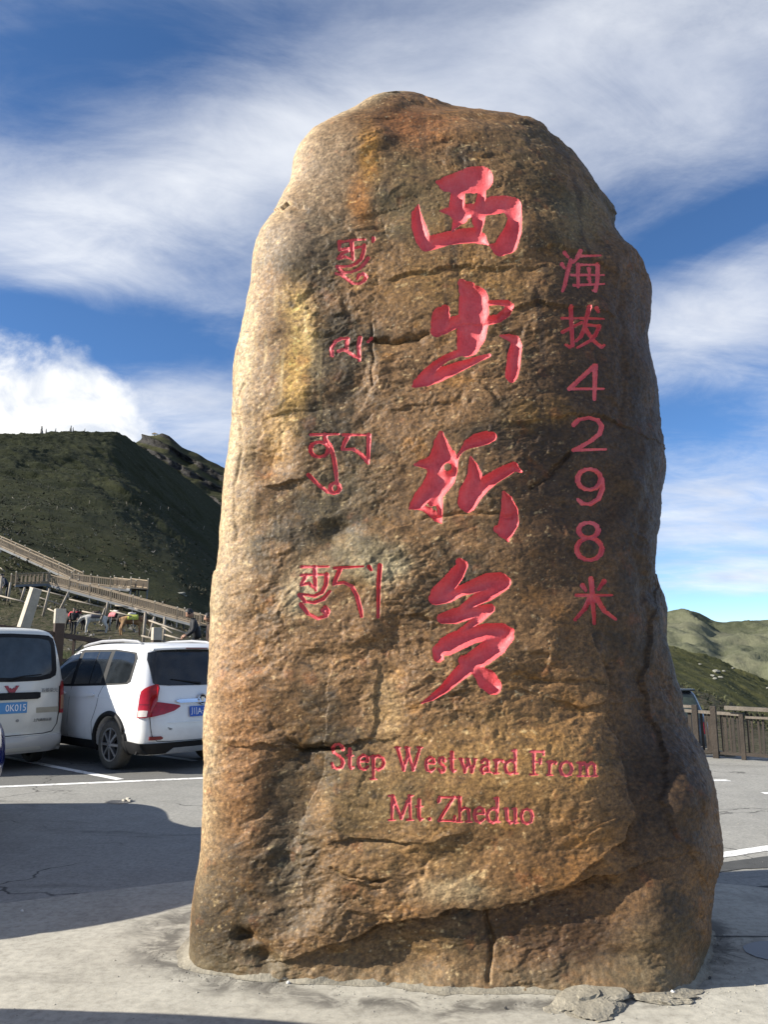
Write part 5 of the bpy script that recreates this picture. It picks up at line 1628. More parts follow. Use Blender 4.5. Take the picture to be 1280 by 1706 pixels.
def make_van():
    van = empty('minivan', (0, 0, 0))
    me = cut_arches(shV.mesh('body', [k[0] for k in smooth_keys(K, 4)]), [(.80, .29), (3.20, .29)], .345, .78, [CREAM, BLACKP])
    o = bpy.data.objects.new('body', me); COL.objects.link(o); o.parent = van
    patch('rear_bumper', shV, 'B', [(-.80, .225, .455), (-.6, .225, .45), (.6, .225, .45), (.80, .225, .455)], 0.006, SILVER_B, van, 0.02, 6, 30)
    patch('bumper_ridge', shV, 'B', [(-.44, .275, .285), (-.40, .262, .315), (.40, .262, .315), (.44, .275, .285)], 0.028, CREAM, van, 0.016, 4, 16)
    seam('tailgate_gap', shV, 'B', [(.70, 1.12), (.71, .9), (.71, .75), (.69, .60), (.62, .495), (.5, .475), (0, .47), (-.5, .475), (-.62, .495), (-.69, .60), (-.71, .75), (-.71, 1.12)], van, 0.014)
    patch('window_surround', shV, 'B', [(-.66, 1.34, 1.72), (-.645, 1.275, 1.80), (-.56, 1.23, 1.845), (-.4, 1.205, 1.855), (0, 1.195, 1.865), (.4, 1.205, 1.855), (.56, 1.23, 1.845), (.645, 1.275, 1.80), (.66, 1.34, 1.72)], 0.0, BLACKP, van, 0.005, 10, 30)
    patch('rear_window', shV, 'B', [(-.58, 1.34, 1.70), (-.55, 1.30, 1.77), (-.4, 1.265, 1.80), (0, 1.25, 1.81), (.4, 1.265, 1.80), (.55, 1.30, 1.77), (.58, 1.34, 1.70)], 0.004, GLASSV, van, 0.005, 10, 30)
    # curtain folds seen through the glass are left to the dusty glass; number plate recess and black handle bar
    patch('plate_recess', shV, 'B', [(-.44, .76, .94), (-.38, .735, .955), (.38, .735, .955), (.44, .76, .94)], 0.0, CREAM, van, 0.004, 5, 18)
    patch('handle_bar', shV, 'B', [(-.40, .975, 1.045), (-.36, .955, 1.05), (.36, .955, 1.05), (.40, .975, 1.045)], 0.01, BLACKP, van, 0.03, 5, 18)
    patch('tan_stripe', shV, 'B', [(-.70, .76, .835), (-.36, .76, .835)], 0.002, STRIPE, van, 0.003, 4, 8)
    for s, f in ((1, 'L'), (-1, 'R')):
        lamp = patch('tail_lamp', shV, 'B', [(s * y, lo, hi) for y, lo, hi in ((.715, .745, 1.12), (.745, .74, 1.19), (.785, .74, 1.205), (.803, .75, 1.19))][::s], 0.008, REDL2, van, 0.016, 12, 8)
        patch('amber_lens', shV, 'B', [(s * y, lo, hi) for y, lo, hi in ((.722, .80, .99), (.745, .80, .995), (.785, .80, 1.0), (.800, .81, 1.0))][::s], 0.022, AMBER, lamp, 0.006, 8, 6)
        patch('brake_lens', shV, 'B', [(s * y, lo, hi) for y, lo, hi in ((.72, .747, .785), (.785, .742, .785), (.800, .75, .785))][::s], 0.022, REDL, lamp, 0.006, 4, 6)
        patch('side_window', shV, f, [(.30, 1.25, 1.68), (.36, 1.20, 1.76), (1.0, 1.17, 1.79), (1.3, 1.17, 1.79)], 0.0, GLASSV, van, 0.005)
        patch('side_window', shV, f, [(1.36, 1.17, 1.79), (2.2, 1.17, 1.77)], 0.0, GLASSV, van, 0.005)
        patch('side_window', shV, f, [(2.28, 1.17, 1.76), (2.6, 1.17, 1.70), (3.0, 1.17, 1.45), (3.3, 1.17, 1.22)], 0.0, GLASSV, van, 0.005)
        seam('door_gap', shV, f, [(2.24, 1.16), (2.25, .8), (2.25, .32)], van); seam('door_gap', shV, f, [(1.30, 1.16), (1.30, .8), (1.28, .62)], van)
        for x_ in (.80, 3.20):
            wheel(van, x_, s * .70, .29, .29, .17, 6, RUBBER, s)
        b = MB(); b.bar((shV.rear_x(s * .62, 1.86) + .03, s * .60, 1.875), (shV.rear_x(s * .60, 1.90) + .05, s * .575, 1.90), .05, .02); b.build('tailgate_hinge', BADGE, van)
    zc_ = 1.095
    rw = rear_rot(shV, 0, zc_)
    poly_ = [(-.085, .045), (-.045, .045), (-.022, -.005), (0, .028), (.022, -.005), (.045, .045), (.085, .045), (.038, -.05), (.018, -.028), (0, -.062), (-.018, -.028), (-.038, -.05)]
    # winged emblem: two swept bars meeting in a point
    b = MB()
    for sgn in (-1, 1):
        for q in ([(.10, .05), (.055, .05), (.018, -.03), (.035, -.05)], [(.045, .012), (.022, -.028), (.0, -.066), (.0, .0), (.022, .022)]):
            pts = [(sgn * u, v) for u, v in q]
            if sgn < 0: pts = pts[::-1]
            b.prism(pts, lambda u, v: Vector((shV.rear_x(0, zc_) - .004, 0, zc_)) + rw @ Vector((u, v, 0)), lambda u, v: Vector((shV.rear_x(0, zc_) - .004, 0, zc_)) + rw @ Vector((u, v, .014)))
    b.build('winged_emblem', EMBR, van)
    pl = MB(); pl.box((0, 0, 0), (.44, .15, .008), None, 1, 0.003)
    plo = pl.build('number_plate', PLATEV, van)
    zp = .845
    plo.matrix_local = Matrix.Translation((shV.rear_x(0, zp) - .014, 0, zp)) @ rear_rot(shV, 0, zp).to_4x4()
    text_mesh('plate_lettering', '0K015', 0.128, PWHITE, plo, Vector((0.208, -0.004, 0.006)), Matrix.Identity(3), 0.001, 'RIGHT', 0.85)
    b = MB(); b.tube([(shV.rear_x(0, 1.26) - .03, .06, 1.225), (shV.rear_x(-.2, 1.28) - .02, -.16, 1.27), (shV.rear_x(-.4, 1.3) - .016, -.42, 1.29)], [.018, .01, .007], 6); b.build('rear_wiper', BLACKP, van, True)
    z_ = 1.065
    text_mesh('badge_lettering', '五菱荣光', 0.062, BADGE, van, Vector((shV.rear_x(-.5, z_) - .012, -.545, z_)), rear_rot(shV, -.5, z_), 0.004)
    z_ = .66
    text_mesh('badge_lettering', '上汽通用五菱', 0.046, BADGE, van, Vector((shV.rear_x(-.45, z_) - .012, -.46, z_)), rear_rot(shV, -.45, z_), 0.004)
    b = MB(); b.lathe([(0.0, 0), (.02, 0), (.02, .01)], 'x', (shV.rear_x(-.10, .67) - .012, -.10, .67), 14); b.build('lock_barrel', BADGE, van)
    b = MB(); b.box((2.0, 0, .27), (3.3, 1.2, .08)); b.tube([(.80, -.66, .29), (.80, .66, .29)], .05, 8); b.tube([(.02, .3, .24), (.6, .3, .25)], .025, 8); b.build('underbody', BLACKP, van)
    return van


SILVER_B = car_paint('grey_bumper_paint', (0.50, 0.50, 0.49), 0.45, 0.35)
REDL2 = simple('faded_red_lens', (0.30, 0.035, 0.03), 0.25, 0.3, 20)
van = make_van()
p0 = at_y(27, 1090, 11.25)
h = math.radians(90 + 48)
van.location = (p0[0], p0[1], 0); van.rotation_euler = (0, 0, h)
tag(van, 'cream minivan with blue number plate and red winged emblem, at the left picture edge', 'van', 'cars parked in the bays')

# ---------------------------------------------------------------- dark blue car: only its corner shows, its shadow lies across the lane
K = [(.20, .10, 4.20, .78, .25, .45), (.32, .03, 4.34, .85, .28, .55), (.46, .00, 4.40, .88, .30, .60), (.62, .00, 4.40, .89, .32, .62), (.80, .03, 4.34, .888, .32, .62), (.94, .07, 4.15, .878, .30, .62), (1.02, .10, 3.70, .868, .28, .55), (1.10, .13, 3.40, .85, .28, .50),
     (1.25, .20, 3.12, .80, .28, .48), (1.42, .32, 2.85, .735, .28, .46), (1.55, .44, 2.62, .68, .28, .44), (1.62, .55, 2.40, .61, .30, .42), (1.655, .75, 2.15, .50, .30, .38), (1.665, 1.0, 1.9, .34, .25, .25)]
shB = Shell(smooth_keys(K, 4), 0.07)


def make_hatch(name, pnt):
    car = empty(name, (0, 0, 0))
    me = cut_arches(shB.mesh('body', [k[0] for k in smooth_keys(K, 4)]), [(.85, .32), (3.45, .32)], .385, .85, [pnt, BLACKP])
    o = bpy.data.objects.new('body', me); COL.objects.link(o); o.parent = car
    patch('rear_window', shB, 'B', [(-.64, 1.16, 1.42), (-.55, 1.13, 1.53), (0, 1.12, 1.56), (.55, 1.13, 1.53), (.64, 1.16, 1.42)], 0.002, GLASS, car, 0.005, 8, 24)
    patch('bumper_cladding', shB, 'B', [(-.86, .215, .34), (.86, .215, .34)], 0.008, BLACKP, car, 0.016, 4, 24)
    patch('number_plate', shB, 'B', [(-.22, .78, .92), (.22, .78, .92)], 0.01, PLATE, car, 0.008, 4, 8)
    for s, f in ((1, 'L'), (-1, 'R')):
        patch('side_window', shB, f, [(.60, 1.16, 1.36), (.72, 1.14, 1.49), (1.2, 1.12, 1.55), (1.5, 1.12, 1.56)], 0.0, GLASS, car, 0.005)
        patch('side_window', shB, f, [(1.57, 1.12, 1.56), (2.3, 1.11, 1.53)], 0.0, GLASS, car, 0.005)
        patch('side_window', shB, f, [(2.37, 1.11, 1.52), (2.6, 1.11, 1.45), (2.9, 1.11, 1.29), (3.15, 1.11, 1.14)], 0.0, GLASS, car, 0.005)
        patch('tail_lamp', shB, 'B', [(s * y, lo, hi) for y, lo, hi in ((.50, .95, .99), (.62, .90, 1.02), (.84, .86, 1.05))][::s], 0.006, REDL, car, 0.012, 6, 10)
        seam('door_gap', shB, f, [(1.52, 1.10), (1.54, .8), (1.50, .36)], car); seam('door_gap', shB, f, [(2.33, 1.10), (2.35, .8), (2.33, .36)], car)
        for x_ in (1.62, 2.45):
            patch('door_handle', shB, f, [(x_, .94, .96), (x_ + .05, .93, .975), (x_ + .17, .93, .975), (x_ + .22, .94, .96)], 0.012, pnt, car, 0.016, 4)
        b = MB(); b.box((2.98, s * .98, 1.12), (.12, .18, .13), None, 0.85, 0.03); b.build('wing_mirror', pnt, car, True)
        for x_ in (.85, 3.45):
            wheel(car, x_, s * .78, .32, .32, .20, 10, RUBBER, s)
    b = MB(); b.box((2.1, 0, .26), (3.6, 1.2, .08)); b.tube([(.85, -.7, .32), (.85, .7, .32)], .05, 8); b.build('underbody', BLACKP, car)
    return car


blue = make_hatch('dark_blue_car', BLUE)
tag(blue, 'dark blue car, only its rounded corner showing at the left picture edge', 'car')
blue.rotation_euler = (0, 0, math.radians(90 + 2))
blue.location = (-4.61, 4.40, 0)

# another car stands nearer the camera, left of the view: its shadow enters along the bottom edge
near_car = copy_tree(blue)
tag(near_car, 'dark blue car beside the viewer, left of the picture, casting the shadow at the bottom', 'car')
near_car.rotation_euler = (0, 0, math.radians(270 - 4))
near_car.location = (-3.15, 3.72, 0)

# dark pick-up style car on the lower road beyond the right-hand fence
K = [(.30, .10, 4.2, .80, .2, .4), (.5, .0, 4.3, .88, .22, .45), (.8, .0, 4.3, .90, .22, .45), (1.0, .02, 4.25, .89, .22, .45), (1.08, .04, 3.6, .88, .2, .35), (1.14, .06, 3.1, .86, .2, .3), (1.3, .10, 2.95, .82, .2, .3), (1.5, .16, 2.75, .77, .2, .3), (1.68, .24, 2.55, .72, .2, .3), (1.76, .32, 2.45, .64, .2, .3), (1.79, .5, 2.2, .5, .2, .3)]
shJ = Shell(smooth_keys(K, 4), 0.03)
jeep = empty('off_road_car', (0, 0, 0))
me = cut_arches(shJ.mesh('body', [k[0] for k in smooth_keys(K, 4)]), [(.85, .36), (3.4, .36)], .43, .86, [GREYP, BLACKP])
o = bpy.data.objects.new('body', me); COL.objects.link(o); o.parent = jeep
GLASSJ = glass_mat('greenish_glass', (0.05, 0.062, 0.045), 0.1)
patch('rear_window', shJ, 'B', [(-.66, 1.18, 1.60), (-.6, 1.16, 1.67), (.6, 1.16, 1.67), (.66, 1.18, 1.60)], 0.0, GLASSJ, jeep, 0.005, 8, 20)
b = MB(); b.box((shJ.rear_x(0, 1.74) + .02, 0, 1.765), (.20, 1.30, .05), None, 1, .012); b.build('roof_lip', GREYP, jeep, True)
for s, f in ((1, 'L'), (-1, 'R')):
    patch('side_window', shJ, f, [(.34, 1.18, 1.60), (.40, 1.16, 1.68), (1.2, 1.16, 1.70)], 0.0, GLASSJ, jeep, 0.005)
    patch('side_window', shJ, f, [(1.28, 1.16, 1.70), (2.3, 1.16, 1.68), (2.7, 1.16, 1.30)], 0.0, GLASSJ, jeep, 0.005)
    patch('tail_lamp', shJ, 'B', [(s * y, lo, hi) for y, lo, hi in ((.70, .85, 1.1), (.86, .85, 1.1))][::s], 0.004, REDD, jeep, 0.012, 5, 5)
    for x_ in (.85, 3.4):
        wheel(jeep, x_, s * .80, .36, .36, .22, 6, RUBBER, s)
jp = at_y(1120, 1150, 17.6)
jeep.location = (jp[0], jp[1], -0.98)
jeep.rotation_euler = (0, 0, math.radians(90 + 8))
tag(jeep, 'dark off-road car on the lower road behind the fence right of the stone', 'car')
# ================================================================== fences, boardwalk
OLDW = simple('weathered_grey_wood', (0.042, 0.032, 0.024), 0.85, 0.45, 5, 0.5, 40)
GREYW = simple('greyed_fence_rail', (0.15, 0.126, 0.10), 0.85, 0.4, 5, 0.5, 40)
PALEW = simple('bleached_wood', (0.30, 0.255, 0.20), 0.85, 0.3, 5, 0.5, 40)
BROWNW = simple('dark_brown_fence_paint', (0.055, 0.032, 0.020), 0.7, 0.35, 4, 0.3, 40)
TANW = simple('boardwalk_timber', (0.26, 0.20, 0.135), 0.8, 0.3, 1.6, 0.3, 20)
DECKM = simple('boardwalk_steel', (0.15, 0.155, 0.16), 0.6, 0.25, 3)
CONC = simple('concrete_post', (0.42, 0.37, 0.29), 0.85, 0.25, 6, 0.4, 50)

# ---- low wooden fence along the right edge of the car park
fence = empty('wooden_fence', (5.2, 12.7, 0))
tag(fence, 'low weathered wooden fence along the far right edge of the car park', 'fence')
FO = Vector((5.2, 12.7, 0))
A = Vector(at_z(1110, 1257.5)); B = Vector(at_z(1285, 1269))
dirf = (B - A).normalized()


def fpt(px, z):
    """point of the fence line in column px"""
    # intersect the column plane with the fence line
    k = (px - 640) / FPX
    # x = k * zc, zc = y*CP + (z-1.6)*SP along the line A + t*dirf
    c0 = k * (A.y * CP + (z - 1.6) * SP) - A.x
    t = c0 / (dirf.x - k * dirf.y * CP)
    p = A + dirf * t
    return Vector((p.x, p.y, z))


def local(p): return Vector(p) - FO


def post(px, h, w, mat=OLDW, name='fence_post', capz=True):
    p = fpt(px, 0)
    b = MB(); b.box(local((p.x, p.y, h / 2 - .05)), (w, w, h + .1), Matrix.Rotation(math.atan2(dirf.y, dirf.x), 3, 'Z'), 0.97, 0.006)
    return b.build(name, mat, fence)


for px, h, w in ((1100, .80, .09), (1163.5, .79, .085), (1194.5, .78, .085), (1241, .68, .065), (1320, .84, .085), (1380, .8, .085)):
    post(px, h, w)
b = MB(); b.bar(local(fpt(1085, .715)), local(fpt(1238, .665)), .05, .045); b.build('fence_rail', GREYW, fence)
b = MB(); b.bar(local(fpt(1100, .765) + Vector((.04, .06, 0))), local(fpt(1160, .755) + Vector((.04, .06, 0))), .05, .04); b.build('fence_rail', GREYW, fence)
b = MB(); b.bar(local(fpt(1243, .63)), local(fpt(1400, .62)), .05, .035); b.build('fence_rail', GREYW, fence)
b = MB(); b.bar(local(fpt(1209, .765) + Vector((-.03, -.05, 0))), local(fpt(1400, .735) + Vector((-.03, -.05, 0))), .09, .055); b.build('fence_top_board', GREYW, fence)
b = MB(); b.bar(local(fpt(1100, .10)), local(fpt(1241, .075)), .04, .04); b.build('fence_rail', OLDW, fence)
b = MB(); b.bar(local(fpt(1241, .085)), local(fpt(1400, .06)), .05, .05); b.build('fence_rail', OLDW, fence)
for px, w in ((1112, .05), (1126, .05), (1141, .05), (1152, .05), (1172, .035), (1179, .03), (1186.5, .08), (1205, .03), (1211, .045), (1218.5, .03), (1224, .04), (1232, .03), (1249, .03), (1255.5, .028), (1267, .03), (1274, .03), (1292, .03), (1304, .03), (1316, .03), (1334, .03), (1350, .03), (1366, .03)):
    p = fpt(px, .36)
    b = MB(); b.box(local((p.x + .01, p.y + .035, .375)), (w, .025, .62), Matrix.Rotation(math.atan2(dirf.y, dirf.x), 3, 'Z') @ Matrix.Rotation(random.uniform(-.03, .03), 3, 'Y'))
    b.build('baluster', OLDW if px % 2 else simple('dark_baluster', (0.035, 0.028, 0.022), 0.85, 0.4, 5), fence)
# litter of stones and cement at its foot
for px, py, s in ((1182, 1257, .16), (1205, 1260, .13), (1175, 1254, .12), (1222, 1262, .1)):
    p = at_z(px, py)
    o = chunk('kerb_stone', None, (s * 1.7, s, s * .8), int(px), mort, 2, .4); o.location = (p[0], p[1] + .1, s * .25)
    tag(o, 'grey stone at the foot of the right fence, %s' % {1182: 'largest of them', 1205: 'third from the boulder', 1175: 'nearest the boulder', 1222: 'farthest right'}[px], 'stone', 'stones at the fence foot')

# ---- brown rail fence on the bank behind the parked cars
bank = empty('brown_rail_fence', (-6.5, 16.9, 1.0))
tag(bank, 'dark brown rail fence with square posts on the bank behind the parked cars', 'fence')
BO = Vector((-6.5, 16.9, 1.0))
POSTS = [(-95, 985, 14.7), (100, 1015, 16.5), (261, 1046, 19.2), (420, 1060, 22.0)]
tops = []
for px, py, y in POSTS:
    t_ = Vector(at_y(px, py, y)); tops.append(t_)
    g_ = ground_z(t_.x, t_.y)
    b = MB(); b.box(Vector((t_.x, t_.y, (t_.z + g_ - .1) / 2)) - BO, (.19, .19, t_.z - g_ + .1), Matrix.Rotation(0.55, 3, 'Z'), 1, .012)
    pst = b.build('fence_post', BROWNW, bank)
    b = MB(); b.box(Vector((t_.x, t_.y, t_.z - .14)) - BO, (.205, .205, .30), Matrix.Rotation(0.55, 3, 'Z'), 1, .012); b.build('post_cap', CONC, pst)
for (a, c) in zip(tops, tops[1:]):
    for dz, hh in ((-.52, .10), (-1.02, .07)):
        b = MB(); b.bar(a + Vector((0, 0, dz)) - BO, c + Vector((0, 0, dz)) - BO, .07, hh); b.build('fence_rail', BROWNW, bank)
    n_ = int((c - a).length / .42)
    for k in range(1, n_):
        q_ = a + (c - a) * (k / n_)
        g_ = ground_z(q_.x, q_.y)
        z1 = q_.z - .54; z0 = min(z1 - .3, q_.z - 1.0)
        b = MB(); b.box(Vector((q_.x, q_.y, (z0 + z1) / 2)) - BO, (.05, .05, z1 - z0)); b.build('baluster', BROWNW, bank)

# leaning stone slab behind it
p = Vector(at_y(45, 1035, 19.0))
g_ = ground_z(p.x, p.y)
slab = MB(); slab.box((0, 0, .55), (.24, .30, 1.25), Matrix.Rotation(.24, 3, 'Y') @ Matrix.Rotation(.7, 3, 'Z'), .9, .02)
so_ = slab.build('stone_slab', CONC, None); so_.location = (p.x, p.y, at_y(45, 1030, 19.0)[2] - .45)
tag(so_, 'pale leaning stone slab behind the brown fence, above the minivan', 'slab')

# ---- rough pole fences on the trampled slope (photo pixels from the enlarged view, depth, thickness)
def zz(x, y): return x / 3.657, 880 + y / 3.657


def pole_fence(label, y, posts, rails, mat=PALEW):
    r = empty('pole_fence', at_y(*zz(*posts[0][1]), y))
    ro = Vector(r.location)
    for a, b_ in posts:
        b = MB(); b.tube([Vector(at_y(*zz(*b_), y)) + Vector((0, 0, -.25)) - ro, Vector(at_y(*zz(*a), y)) - ro], [.075, .06], 7); b.build('fence_post', mat, r, True)
    for a, b_, ya, yb in rails:
        b = MB(); b.tube([Vector(at_y(*zz(*a), ya)) - ro, Vector(at_y(*zz(*b_), yb)) - ro], .042, 6); b.build('rail_pole', mat, r, True)
    tag(r, label, 'fence', 'pole fences on the slope')
    return r


pole_fence('rough pole fence with leaning posts below the boardwalk platform', 44, [((300, 368), (262, 510)), ((418, 386), (358, 486)), ((150, 360), (130, 412)), ((655, 450), (645, 505)), ((640, 486), (608, 552))],
           [((180, 360), (420, 422), 45, 44), ((170, 400), (382, 470), 44, 44), ((420, 432), (640, 486), 44, 44), ((290, 490), (345, 515), 44, 43), ((500, 506), (618, 530), 44, 43), ((670, 502), (800, 536), 44, 43), ((0, 412), (150, 450), 46, 45), ((150, 452), (265, 482), 45, 44), ((700, 470), (780, 482), 44, 44)])
pole_fence('thin pole fence beside the tan horse, nearer the people carrier', 37, [((885, 510), (872, 690)), ((940, 540), (908, 636)), ((1003, 540), (995, 690))],
           [((905, 562), (1150, 646), 37, 36), ((970, 586), (1050, 640), 37, 36), ((890, 512), (930, 534), 37, 37), ((1000, 648), (1100, 676), 37, 36), ((860, 655), (1010, 692), 36, 36), ((820, 488), (860, 505), 37, 37)])
pole_fence('short stub of pole fence at the left picture edge under the boardwalk', 48, [((8, 290), (2, 400)), ((62, 330), (48, 420))], [((-60, 395), (60, 430), 48, 48), ((0, 240), (28, 266), 60, 60)])

# ---- boardwalk zigzagging up the slope
def boardwalk(label, P0, P1, width, rail_sides=(0, 1), spacing=2.3, gap=.22, hgt=.90):
    P0, P1 = Vector(P0), Vector(P1)
    r = empty('boardwalk', P0)
    d = (P1 - P0); L = d.length; dn = d.normalized()
    hd = Vector((dn.x, dn.y, 0)).normalized(); sd = Vector((-hd.y, hd.x, 0))
    if sd.y < 0: sd = -sd                     # away from the viewer
    o0 = Vector((0, 0, 0))
    b = MB(); b.bar(sd * width / 2, d + sd * width / 2, width, .07); dk = b.build('deck', TANW, r)
    for k in (0.0, width):
        b = MB(); b.bar(sd * k + Vector((0, 0, -.14)), d + sd * k + Vector((0, 0, -.14)), .10, .20); b.build('edge_beam', DECKM, r)
    n = max(1, int(round(L / spacing)))
    for i in range(n + 1):
        q = d * (i / n)
        for k in (.06, width - .06):
            w_ = P0 + q + sd * k
            g = ground_z(w_.x, w_.y)
            top = (q + sd * k)
            hz = P0.z + top.z - g
            if hz > .25:
                b = MB(); b.bar(top + Vector((0, 0, -.1)), top + Vector((0, 0, -hz - .1)), .10, .10); b.build('stilt', DECKM, r)
    for sidx in rail_sides:
        k = 0.03 if sidx == 0 else width - .03
        for i in range(n + 1):
            q = d * (i / n) + sd * k
            b = MB(); b.box(q + Vector((0, 0, hgt / 2)), (.11, .11, hgt + .04)); pp = b.build('rail_post', TANW, r)
            b = MB(); b.box(q + Vector((0, 0, hgt + .11)), (.13, .13, .12), None, .5); b.build('post_finial', CONC, pp)
        for hh in (hgt - .06, .14):
            b = MB(); b.bar(sd * k + Vector((0, 0, hh)), d + sd * k + Vector((0, 0, hh)), .07, .09); b.build('hand_rail', TANW, r)
        b = MB()
        m_ = int(L / gap)
        for i in range(m_):
            q = d * ((i + .5) / m_) + sd * k
            b.box(q + Vector((0, 0, hgt / 2 - .0)), (.09, .03, hgt - .30))
        po = b.build('pickets', TANW, r)
        po['kind'] = 'stuff'
    tag(r, label, 'boardwalk', 'boardwalk flights on the slope')
    return r


def ap(x, y, dep): return at_y(*zz(x, y), dep)


boardwalk('front platform of the boardwalk with open pale balustrade', ap(92, 343, 70), ap(290, 335, 71.5), 2.4, (0, 1), 3.6, .30, 1.02)
boardwalk('lowest boardwalk flight descending to the right behind the horses', ap(292, 338, 71.5), ap(1215, 592, 67.5), 1.3)
boardwalk('middle boardwalk landing ending behind the lowest flight', ap(430, 330, 78), ap(788, 372, 77), 1.3)
boardwalk('short end piece of the middle boardwalk landing, turned uphill', ap(690, 352, 79.5), ap(792, 366, 76.5), 1.8)
boardwalk('upper boardwalk flight climbing to the left picture edge', ap(445, 316, 80), ap(-80, 78, 85), 1.3)
# ================================================================== horses and people
def skin(name, verts, edges, radii, mat, parent, root=0, sub=2, mats_by=None):
    me = bpy.data.meshes.new(name)
    me.from_pydata([tuple(v) for v in verts], edges, [])
    o = bpy.data.objects.new('tmp_skin', me); COL.objects.link(o)
    o.modifiers.new('s', 'SKIN')
    for i, sv in enumerate(me.skin_vertices[0].data):
        r_ = radii[i]
        sv.radius = (r_, r_) if not isinstance(r_, tuple) else r_
        sv.use_root = (i == root)
    ss = o.modifiers.new('u', 'SUBSURF'); ss.levels = sub; ss.render_levels = sub
    out = baked(o)
    bpy.data.objects.remove(o)
    out.materials.clear()
    return link(name, out, mat, parent, True)


def coat(name, c, c2=None):
    m, nt = new_mat(name)
    tc = nt.n('ShaderNodeTexCoord').outputs['Object']
    n = nt.noise(tc, 2.2, 5, 0.6, 0.5); f = nt.noise(tc, 60, 2, 0.5)
    cc_ = nt.mix(nt.smooth(n, .42, .6), c, c2 or tuple(x * .6 for x in c))
    cc_ = nt.mix(nt.math('MULTIPLY', f, .3), cc_, tuple(x * .5 for x in c))
    finish(nt, cc_, .8)
    return m


def horse(label, loc, rz, coat_m, mane_m, blanket=None, head='down', grp='horses waiting on the slope'):
    """pony, 1.35 m at the withers; local +x = forward"""
    h = empty('horse', loc, rz)
    if head == 'down':
        neck = [(.62, 0, 1.10), (.88, 0, .98), (1.08, 0, .74), (1.16, 0, .58), (1.22, 0, .40), (1.27, 0, .27)]
        nr = [.17, .13, .11, .10, .075, .05]
    else:
        neck = [(.62, 0, 1.12), (.82, 0, 1.34), (.97, 0, 1.56), (1.06, 0, 1.60), (1.22, 0, 1.48), (1.36, 0, 1.37)]
        nr = [.17, .13, .11, .105, .08, .055]
    V_ = [(0, 0, 1.0), (.30, 0, .98), (.55, 0, 1.0), (-.32, 0, 1.02), (-.60, 0, 1.05), (-.74, 0, 1.0)]
    R_ = [(.27, .29), (.27, .30), (.23, .27), (.26, .27), (.23, .25), .13]
    E_ = [(0, 1), (1, 2), (0, 3), (3, 4), (4, 5)]
    i0 = len(V_)
    V_ += neck; R_ += nr; E_ += [(2, i0)] + [(i0 + k, i0 + k + 1) for k in range(5)]
    for s in (-1, 1):
        st = random.uniform(-.08, .08)
        i0 = len(V_)
        V_ += [(.50, s * .14, .74), (.52 + st, s * .15, .44), (.52 + st, s * .15, .20), (.55 + st, s * .15, .05)]
        R_ += [.115, .062, .045, .055]; E_ += [(2, i0), (i0, i0 + 1), (i0 + 1, i0 + 2), (i0 + 2, i0 + 3)]
        i0 = len(V_)
        V_ += [(-.50, s * .15, .74), (-.68 - st, s * .15, .46), (-.64 - st, s * .15, .22), (-.60 - st, s * .15, .05)]
        R_ += [.14, .07, .046, .056]; E_ += [(4, i0), (i0, i0 + 1), (i0 + 1, i0 + 2), (i0 + 2, i0 + 3)]
    skin('horse_body', V_, E_, R_, coat_m, h)
    # tail, mane, ears
    b = MB(); b.tube([(-.76, 0, 1.08), (-.86, 0, .95), (-.88, .01, .65), (-.86, .02, .38)], [.035, .06, .065, .02], 8); b.build('tail', mane_m, h, True)
    b = MB()
    top = [Vector(p) for p in neck[:4]]
    for k in range(14):
        t = k / 13 * 2.99; i = int(t); q = top[i].lerp(top[i + 1], t - i)
        d_ = (top[min(i + 1, 3)] - top[i]).normalized(); up = Vector((-d_.z, 0, d_.x))
        if up.z < 0 and head != 'down': up = -up
        if head == 'down' and up.x < 0: up = up
        if up.z < 0: up = -up
        b.tube([q + up * .10, q + up * .16 + Vector((0, .05, -.02)), q + Vector((0, .13, -.02 - .08 * random.random()))], [.03, .03, .012], 5)
    b.build('mane', mane_m, h, True)
    hd = Vector(neck[3])
    b = MB()
    for s in (-1, 1):
        b.tube([hd + Vector((-.02, s * .05, .06)), hd + Vector((-.03, s * .07, .17))], [.03, .006], 6)
    b.build('ears', coat_m, h, True)
    if blanket:
        V2 = []
        for i, x in enumerate(np.linspace(-.30, .34, 8)):
            for j, a in enumerate(np.linspace(-1.25, 1.25, 13)):
                rr_ = .325 + .012 * math.sin(5 * a + i)
                V2.append((x, rr_ * .96 * math.sin(a), 1.0 + rr_ * math.cos(a) - (.10 if abs(a) > 1.1 else 0)))
        me = mesh_np('saddle_blanket', np.array(V2), grid_faces(8, 13))
        ob = link('saddle_blanket', me, blanket[0], h)
        sm = ob.modifiers.new('t', 'SOLIDIFY'); sm.thickness = .03
        b = MB()
        b.tube([(-.24, 0, 1.37), (-.12, 0, 1.36), (.05, 0, 1.345), (.16, 0, 1.37), (.22, 0, 1.45)], [.08, .13, .12, .09, .03], 10); b.build('saddle', blanket[1], h, True)
        b = MB()
        for s in (-1, 1):
            b.tube([(.02, s * .31, 1.1), (.04, s * .35, .82), (.04, s * .36, .70)], .012, 6); b.box((.04, s * .36, .68), (.12, .06, .02))
        b.build('stirrup_leathers', blanket[1], h)
    tag(h, label, 'horse', grp)
    return h


def hill_pt(px, py, y):
    p = at_y(px, py, y)
    return (p[0], p[1], ground_z(p[0], p[1]))


